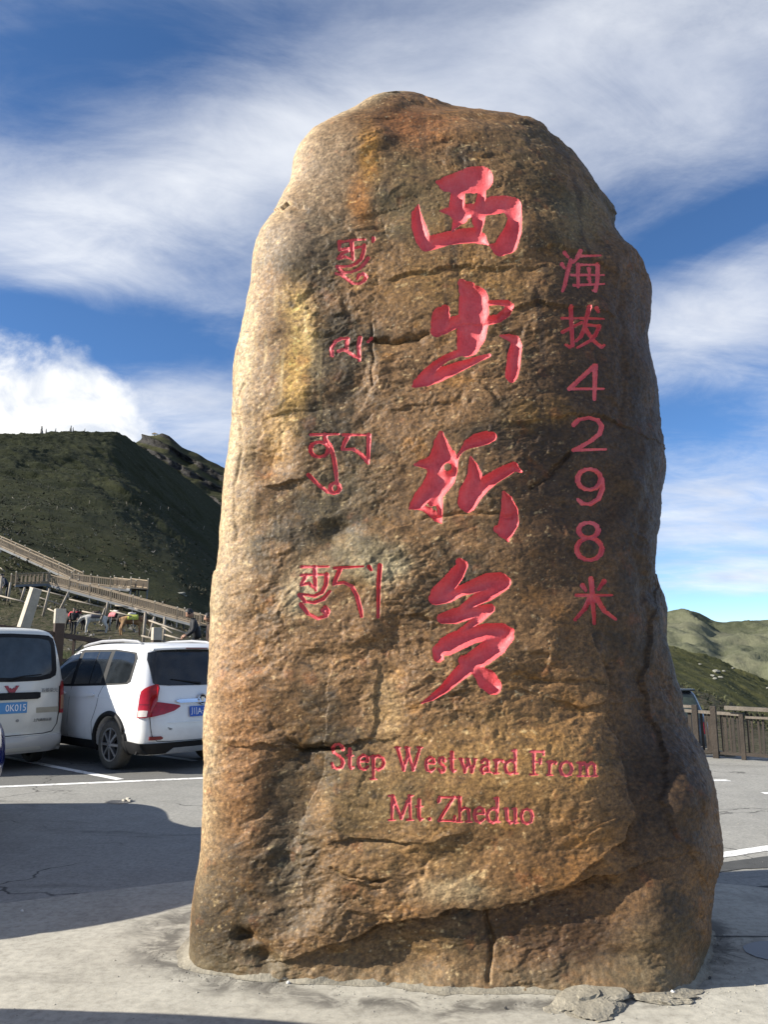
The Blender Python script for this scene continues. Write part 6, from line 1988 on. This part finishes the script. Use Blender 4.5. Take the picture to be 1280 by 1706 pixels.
WHITEH = coat('white_horse_coat', (.62, .59, .53), (.42, .40, .36)); DARKH = coat('dark_bay_coat', (.030, .019, .013)); TANH = coat('tan_coat', (.36, .21, .09), (.14, .055, .025)); BLKH = coat('black_bay_coat', (.020, .015, .012))
MANE = coat('dark_mane', (.018, .014, .012)); GREYM = coat('grey_mane', (.30, .29, .27))
PINKB = simple('pink_blanket', (.52, .16, .17), .9, .35, 14); YELB = simple('yellow_green_blanket', (.55, .56, .10), .9, .35, 14); REDB = simple('red_blanket', (.36, .03, .04), .9, .35, 14); LEATH = simple('saddle_leather', (.05, .028, .018), .6, .3, 9); PALEB = simple('pale_saddle_cloth', (.55, .50, .46), .9, .3, 12)


def horse_at(label, px, feet_py, y, rz, *a, **k):
    p = at_y(px, feet_py, y)
    # stand on the slope; the trampled terrace is raised to the hooves where the photo puts them
    return horse(label, (p[0], p[1], ground_z(p[0], p[1])), rz, *a, **k)


horse_at('white horse with lowered head, second from left on the slope', 158, 1056, 52, math.radians(200), WHITEH, GREYM, (simple('grey_blanket', (.12, .11, .12), .9), LEATH), 'down')
horse_at('dark horse with pink saddle blanket behind the white horse', 190, 1054, 54, math.radians(-30), DARKH, MANE, (PINKB, PALEB), 'down')
horse_at('tan horse with yellow-green saddle blanket, nearest the people carrier', 218, 1058, 50, math.radians(25), TANH, MANE, (YELB, PALEB), 'down')
horse_at('black horse with red bridle cloth behind the standing herder, leftmost', 124, 1040, 55, math.radians(160), BLKH, MANE, (REDB, LEATH), 'up')


def person(label, loc, rz, top, legs, hair, pose, skin_c=(.36, .20, .13), h=1.72, hat=None):
    """standing figure; local +x = the way they face. pose: arm and bend settings"""
    r = empty('person', loc, rz)
    k = h / 1.72
    bend = pose.get('bend', 0.0)
    def tors(x, y, z):
        # lean forward about the hips (z = .95)
        dz = z - .95
        return ((x + math.sin(bend) * dz) * k, y * k, (.95 + math.cos(bend) * dz - (abs(x) * 0)) * k)
    V_ = [(0, 0, .95 * k), tors(0, 0, 1.15), tors(.01, 0, 1.36), tors(0, 0, 1.47), tors(.02, 0, 1.54)]
    R_ = [(.15 * k, .13 * k), (.15 * k, .125 * k), (.18 * k, .12 * k), (.08 * k, .08 * k), .055 * k]
    E_ = [(0, 1), (1, 2), (2, 3), (3, 4)]
    # arms as part of the jacket surface
    hands = []
    for s, a in ((1, pose.get('left', (.05, -.02))), (-1, pose.get('right', (.05, -.02)))):
        i0 = len(V_)
        fx, fz = a                                   # where the hand goes: forward, height above the hip
        sh = Vector(tors(0, s * .20, 1.40)); ha = Vector(tors(0, s * .24, .95)) + Vector((fx, 0, fz))
        el = sh.lerp(ha, .5) + Vector((-.07, s * .06, -.04))
        V_ += [tuple(sh), tuple(el), tuple(ha)]; R_ += [.075 * k, .06 * k, .045 * k]
        E_ += [(2, i0), (i0, i0 + 1), (i0 + 1, i0 + 2)]
        hands.append((ha, (ha - el).normalized(), s))
    body = skin('jacket', V_, E_, R_, top, r)
    # trousers
    Vt = [(0, 0, .97 * k)]; Rt = [(.14 * k, .125 * k)]; Et = []
    for s in (1, -1):
        i0 = len(Vt); st = pose.get('step', .06) * s
        Vt += [(.0, s * .09 * k, .86 * k), (.02 + st, s * .10 * k, .50 * k), (st * 1.4 - .01, s * .10 * k, .10 * k)]
        Rt += [.095 * k, .07 * k, .055 * k]; Et += [(0, i0), (i0, i0 + 1), (i0 + 1, i0 + 2)]
    skin('trousers', Vt, Et, Rt, legs, r)
    SH_ = simple('dark_shoes', (.02, .018, .017), .6)
    b = MB()
    for s in (1, -1):
        st = pose.get('step', .06) * s * 1.4
        b.box((st + .05, s * .10 * k, .05), (.27, .10, .09), None, .8, .025)
    b.build('shoes', SH_, r, True)
    SK = simple('skin_tone_%.2f' % skin_c[0], skin_c, .55, .12, 20)
    # head with nose, ears, neck
    nb = Vector(tors(.02, 0, 1.50)); tilt = pose.get('head', .2)
    hc = nb + Vector((.03 + .05 * math.sin(tilt + bend), 0, .15 * k))
    bq = bmesh.new(); bmesh.ops.create_uvsphere(bq, u_segments=24, v_segments=18, radius=1)
    for v in bq.verts:
        c_ = v.co.copy()
        f = 1.0 - .22 * max(0, -c_.z) ** 1.5
        v.co = Vector((c_.x * .098 * f + (.012 if c_.x > 0 and c_.z < -.2 else 0), c_.y * .078 * f, c_.z * .122)) * k
        if c_.x > .85 and abs(c_.y) < .22 and -.35 < c_.z < .1:
            v.co.x += .022 * k                      # nose
        if c_.x > .75 and .2 < abs(c_.y) < .55 and .0 < c_.z < .22:
            v.co.x -= .008 * k                      # eye hollows
    hm = bpy.data.meshes.new('head'); bq.to_mesh(hm); bq.free()
    hd = link('head', hm, SK, r); Rm = Matrix.Rotation(tilt + bend * .5, 4, 'Y')
    hd.matrix_local = Matrix.Translation(hc) @ Rm
    b = MB()
    for s in (1, -1):
        b.box((.0, s * .079 * k, -.005), (.04, .016, .06), None, .8, .006)
    b.build('ears', SK, hd, True)
    b = MB()
    for s in (1, -1):
        b.box((.088 * k, s * .032 * k, .018 * k), (.008, .026, .010), None, 1, .002)
    b.box((.090 * k, 0, -.062 * k), (.008, .04, .007))
    b.build('eyes_and_mouth', simple('dark_features', (.03, .02, .018), .5), hd)
    # hair cap
    bq = bmesh.new(); bmesh.ops.create_uvsphere(bq, u_segments=22, v_segments=16, radius=1)
    dele = []
    for v in bq.verts:
        c_ = v.co.copy()
        if c_.z < -.25 or (c_.x > .55 and c_.z < .42): dele.append(v); continue
        n_ = 1 + .05 * math.sin(9 * c_.x + 5 * c_.y) * math.sin(7 * c_.z)
        v.co = Vector((c_.x * .108, c_.y * .088, c_.z * .134 + .004)) * k * n_
    bmesh.ops.delete(bq, geom=dele, context='VERTS')
    hm = bpy.data.meshes.new('hair'); bq.to_mesh(hm); bq.free()
    link('hair', hm, hair, hd)
    # hands: palm, four fingers, thumb
    for ha, d_, s in hands:
        b = MB()
        side = d_.cross(Vector((0, 0, 1)))
        side = side.normalized() if side.length > .01 else Vector((0, 1, 0))
        nrm = side.cross(d_).normalized()
        b.tube([ha - d_ * .02, ha + d_ * .045, ha + d_ * .085], [.030, .040, .034], 8)
        for q in range(4):
            o_ = side * (-.027 + .018 * q); L_ = (.062, .074, .070, .054)[q]
            p0 = ha + d_ * .085 + o_
            b.tube([p0, p0 + d_ * L_ * .55 - nrm * .006, p0 + d_ * L_ * .9 - nrm * .026], [.0095, .009, .007], 6)
        p0 = ha + d_ * .03 + side * .036
        b.tube([p0, p0 + d_ * .03 + side * .024, p0 + d_ * .062 + side * .026], [.012, .011, .008], 6)
        b.build('hand', SK, r, True)
    tag(r, label, 'person', None)
    return r


BLKJ = simple('black_padded_jacket', (.012, .012, .014), .75, .3, 9, .6, 18); NAVY = simple('navy_jacket', (.014, .018, .035), .8, .3, 9, .4, 20); DKT = simple('dark_trousers', (.018, .018, .022), .85, .3, 9); HAIR = simple('black_hair', (.008, .007, .007), .55, .3, 30, .5, 60)
BRWJ = simple('brown_jacket', (.05, .03, .022), .85, .3, 9)
# man leaning behind the white car
p = at_y(332, 1019, 21.0)
g = ground_z(p[0], p[1])
person('man in black padded jacket leaning forward behind the people carrier', (p[0], p[1], p[2] - 1.69), math.radians(200), BLKJ, DKT, HAIR, {'bend': .30, 'left': (.34, .10), 'right': (.32, .12), 'head': .35}, h=1.74)
p = at_y(352, 1027, 22.0)
person('person in brown jacket half hidden by the left edge of the stone', (p[0], p[1], p[2] - 1.64), math.radians(190), BRWJ, DKT, HAIR, {'bend': .05, 'head': .1}, h=1.68)
p = at_y(14, 958, 50.0)
person('person in navy jacket bending forward at the left picture edge', (p[0], p[1], p[2] - 1.62), math.radians(215), NAVY, DKT, HAIR, {'bend': .55, 'left': (.3, -.1), 'right': (.25, -.1), 'head': .5}, h=1.72)
p = at_y(124, 1017, 51.0)
person('herder in dark clothes standing before the black horse', (p[0], p[1], ground_z(p[0], p[1])), math.radians(-80), BLKJ, DKT, HAIR, {'bend': .05, 'left': (.2, .1), 'right': (.05, 0), 'head': .2}, h=1.70)
# ================================================================== small things on the slopes
def crest_point(px):
    j = int(np.argmin(np.abs(cols - px)))
    col_ = SAMPLE_V[:, j]
    el = (col_[:, 2] - EYE[2]) / np.maximum(col_[:, 1], 1)
    return col_[int(np.argmax(el))]


# cairns and walkers' flags on the mountain crest
CAIRN = simple('cairn_stone', (0.16, 0.15, 0.14), 0.9, 0.4, 0.8)
for px, h_, lab in ((50, 5.0, 'tallest stone cairn on the left mountain crest, near the picture edge'), (57, 3.0, 'small cairn just right of the tallest one on the crest'), (73, 2.6, 'low lone cairn between the two cairn groups on the crest'), (99, 4.4, 'narrow cairn on the middle of the mountain crest'), (103, 3.4, 'shorter cairn touching the narrow one on the crest'), (124, 2.6, 'rightmost low cairn on the mountain crest')):
    c_ = crest_point(px)
    b = MB()
    for k in range(5):
        s_ = h_ * .30 * (1 - k * .15)
        b.box((random.uniform(-.15, .15), 0, h_ * .18 * k + h_ * .05), (s_, s_ * .9, h_ * .20), Matrix.Rotation(random.random() * 3, 3, 'Z'), .8, .1)
    o = b.build('cairn', CAIRN, None); o.location = (c_[0], c_[1], c_[2] - .2)
    tag(o, lab, 'cairn', 'cairns on the crest')

# small white hut on the farther peak
hp = at_y(258, 725.5, 1050)
hut = empty('hut', (hp[0], hp[1], hp[2] - 1.5))
b = MB(); b.box((0, 0, 1.6), (7, 5, 3.6)); b.build('wall', simple('white_wash', (.75, .73, .70), .8), hut)
b = MB(); b.prism([(-4.2, 3.2), (4.2, 3.2), (0, 5.0)], lambda u, v: (u, -3, v), lambda u, v: (u, 3, v)); b.build('roof', simple('ochre_roof', (.45, .30, .14), .8), hut)
b = MB(); b.box((0, -2.55, 1.1), (1.0, .12, 2.0)); b.build('door', simple('hut_door', (.08, .05, .035), .8), hut)
tag(hut, 'tiny white hut on top of the farther rocky peak', 'hut')

# pale boulders and old fence stubs on the slopes
PALER = simple('pale_boulder', (.20, .195, .165), .9, .4, 1.4)


def on_slope(px, py):
    """nearest point of the terrain sheet that shows at this pixel"""
    j = int(np.argmin(np.abs(cols - px)))
    col_ = SAMPLE_V[40:, j]
    el = (col_[:, 2] - EYE[2]) / np.maximum(col_[:, 1], 1)
    d = ray(px, py); target = d[2] / d[1]
    best = np.maximum.accumulate(el)
    i = int(np.argmax(best >= target))
    return col_[i] if best[i] >= target else col_[int(np.argmin(np.abs(el - target)))]


for px, py, w_, lab in ((302, 995, 0.95, 'pale flat boulder on the dark slope right of the boardwalk'), (308, 994, 0.45, 'small pale stone beside the flat boulder on the dark slope'), (1184, 1121, 2.2, 'largest pale rock of the outcrop on the right hill'), (1177, 1127, 1.3, 'left pale rock of the outcrop on the right hill'), (1190, 1130, 1.3, 'lower right pale rock of the outcrop on the right hill'), (1182, 1132, 1.2, 'lowest small pale rock of the outcrop on the right hill'), (1196, 1119, 1.0, 'small pale rock right of the outcrop on the right hill'),
                        (1212, 1115, 1.0, 'lone pale rock near the crest of the right hill'), (1267, 1148, 1.4, 'pale rock at the far right of the right hill'), (1158, 1108, .9, 'small pale rock high on the right hill near the stone')):
    c_ = on_slope(px, py)
    o = chunk('boulder', None, (w_, w_ * .8, w_ * .45), int(px), PALER, 2, .6)
    o.location = (c_[0], c_[1], c_[2] + w_ * .12); o.rotation_euler = (0, 0, px)
    tag(o, lab, 'boulder')
for i, (zx, zy, tl) in enumerate(((450, 517, .1), (655, 522, -.2), (726, 528, .35), (831, 545, .1), (876, 551, 0), (785, 547, -.9), (365, 546, -.8), (275, 546, .05), (195, 556, -1.1), (95, 540, .7), (75, 548, 1.3), (40, 487, -1.0), (180, 483, -1.2), (1070, 648, .3))):
    px, py = zx / 3.2, 680 + zy / 3.2
    c_ = on_slope(px, py)
    L_ = c_[1] / FPX * 6.5
    b = MB(); b.tube([(0, 0, -.1), (L_ * math.sin(tl), 0, L_ * math.cos(tl))], [L_ * .07, L_ * .05], 6)
    o = b.build('old_fence_stub', PALEW, None, True); o.location = (c_[0], c_[1], c_[2])
    tag(o, 'weathered stub of an old pole fence scattered on the dark mountain slope', 'fence stub', 'old fence stubs on the mountain')

# short grass and stones on the bank behind the cars
N = 9000
px_ = rng.uniform(-60, 420, N); yy_ = rng.uniform(15.5, 34, N) ** 1.0
P_ = []
T_ = []
for k in range(N):
    y_ = yy_[k]; x_ = colx(px_[k], y_)
    y0_ = float(np.interp(px_[k], [-900, 0, 150, 264, 420], [11.5, 15.1, 16.6, 18.2, 20.0]))
    if y_ < y0_ + .6: continue
    g_ = ground_z(x_, y_)
    for q in range(4):
        a_ = random.random() * 6.28; h_ = random.uniform(.06, .20); r_ = random.uniform(0, .06); w_ = .012
        bx, by = x_ + r_ * math.cos(a_), y_ + r_ * math.sin(a_)
        i_ = len(P_)
        P_ += [(bx - w_, by, g_ - .01), (bx + w_, by, g_ - .01), (bx + .07 * math.cos(a_), by + .07 * math.sin(a_), g_ + h_)]
        T_.append((i_, i_ + 1, i_ + 2))
gm = mesh_np('bank_grass', np.array(P_), np.array(T_))
o = link('bank_grass', gm, simple('dry_green_grass', (.085, .095, .030), .8, .5, .9), None, False)
tag(o, 'short dry green grass on the bank behind the parked cars', 'grass', None, 'stuff')


def scatter(name, label, cat, n, pxr, tr, size, mat, tall=1.0, tris=7):
    """uncountable low growth or stones strewn over the terrain sheet"""
    P_, T_ = [], []
    r_ = np.random.default_rng(abs(hash(name)) % 1000 if False else len(name) * 7 + n)
    jj = np.nonzero((cols > pxr[0]) & (cols < pxr[1]))[0]; ii = np.nonzero((tpar > tr[0]) & (tpar < tr[1]))[0]
    for k in range(n):
        i = int(r_.choice(ii)); j = int(r_.choice(jj))
        c = SAMPLE_V[i, j] + np.array([r_.uniform(-1, 1) * SAMPLE_V[i, j, 1] * .002, 0, 0])
        s = size * r_.uniform(.4, 1.3)
        for q in range(tris):
            a = r_.uniform(0, 6.28); e = r_.uniform(0, 1)
            o_ = np.array([math.cos(a) * s * .45, math.sin(a) * s * .45, e * s * .55 * tall])
            d1 = r_.normal(size=3) * s * .32; d2 = r_.normal(size=3) * s * .32
            i0 = len(P_); P_ += [c + o_, c + o_ + d1, c + o_ + d2]; T_.append((i0, i0 + 1, i0 + 2))
    o = link(name, mesh_np(name, np.array(P_), np.array(T_)), mat, None, False)
    tag(o, label, cat, None, 'stuff')


SHRUB = simple('dwarf_shrub', (.020, .024, .009), .9, .5, .05)
SHRUB2 = simple('brown_shrub', (.040, .034, .016), .9, .5, .05)
scatter('dwarf_shrubs', 'dark dwarf shrubs covering the left mountain slope', 'shrubs', 3500, (-80, 390), (6.0, 8.0), 0.5, SHRUB)
scatter('heath_tufts', 'brownish heath tufts on the left mountain slope', 'heath', 3500, (-80, 390), (4.5, 8.0), 0.38, SHRUB2)
scatter('scree_stones', 'loose grey stones strewn over the left slope', 'stones', 700, (-60, 390), (2.6, 7.9), 0.42, CAIRN, .6, 5)
scatter('valley_tufts', 'low tufts on the right hill beyond the fence', 'tufts', 2500, (1090, 1300), (3.2, 8.0), 0.28, simple('olive_tuft', (.050, .052, .020), .9, .5, .05))
# grit and dust crumbs round the foot of the stone and over the apron
P_, T_ = [], []
for k in range(800):
    if k < 400:
        f_ = foot[random.randrange(len(foot))]; d_ = f_ - cen; d_ = d_ / np.linalg.norm(d_)
        x_, y_ = f_ + d_ * (abs(random.gauss(0, .16)) + .015) + np.array([random.gauss(0, .03), random.gauss(0, .03)])
        s = random.uniform(.002, .006)
    else:
        x_, y_ = random.uniform(-4, 4), random.uniform(3.0, 12.0); s = random.uniform(.003, .008)
    i0 = len(P_); z0 = .007
    for q in range(4):
        a = q * 1.57 + random.random(); P_.append((x_ + s * math.cos(a), y_ + s * math.sin(a), z0))
    P_.append((x_ + random.gauss(0, s * .2), y_, z0 + s * random.uniform(.7, 1.3)))
    for q in range(4): T_.append((i0 + q, i0 + (q + 1) % 4, i0 + 4))
tag(link('grit', mesh_np('grit', np.array(P_), np.array(T_)), concrete, None, False), 'fine grit strewn round the foot of the stone', 'grit', None, 'stuff')
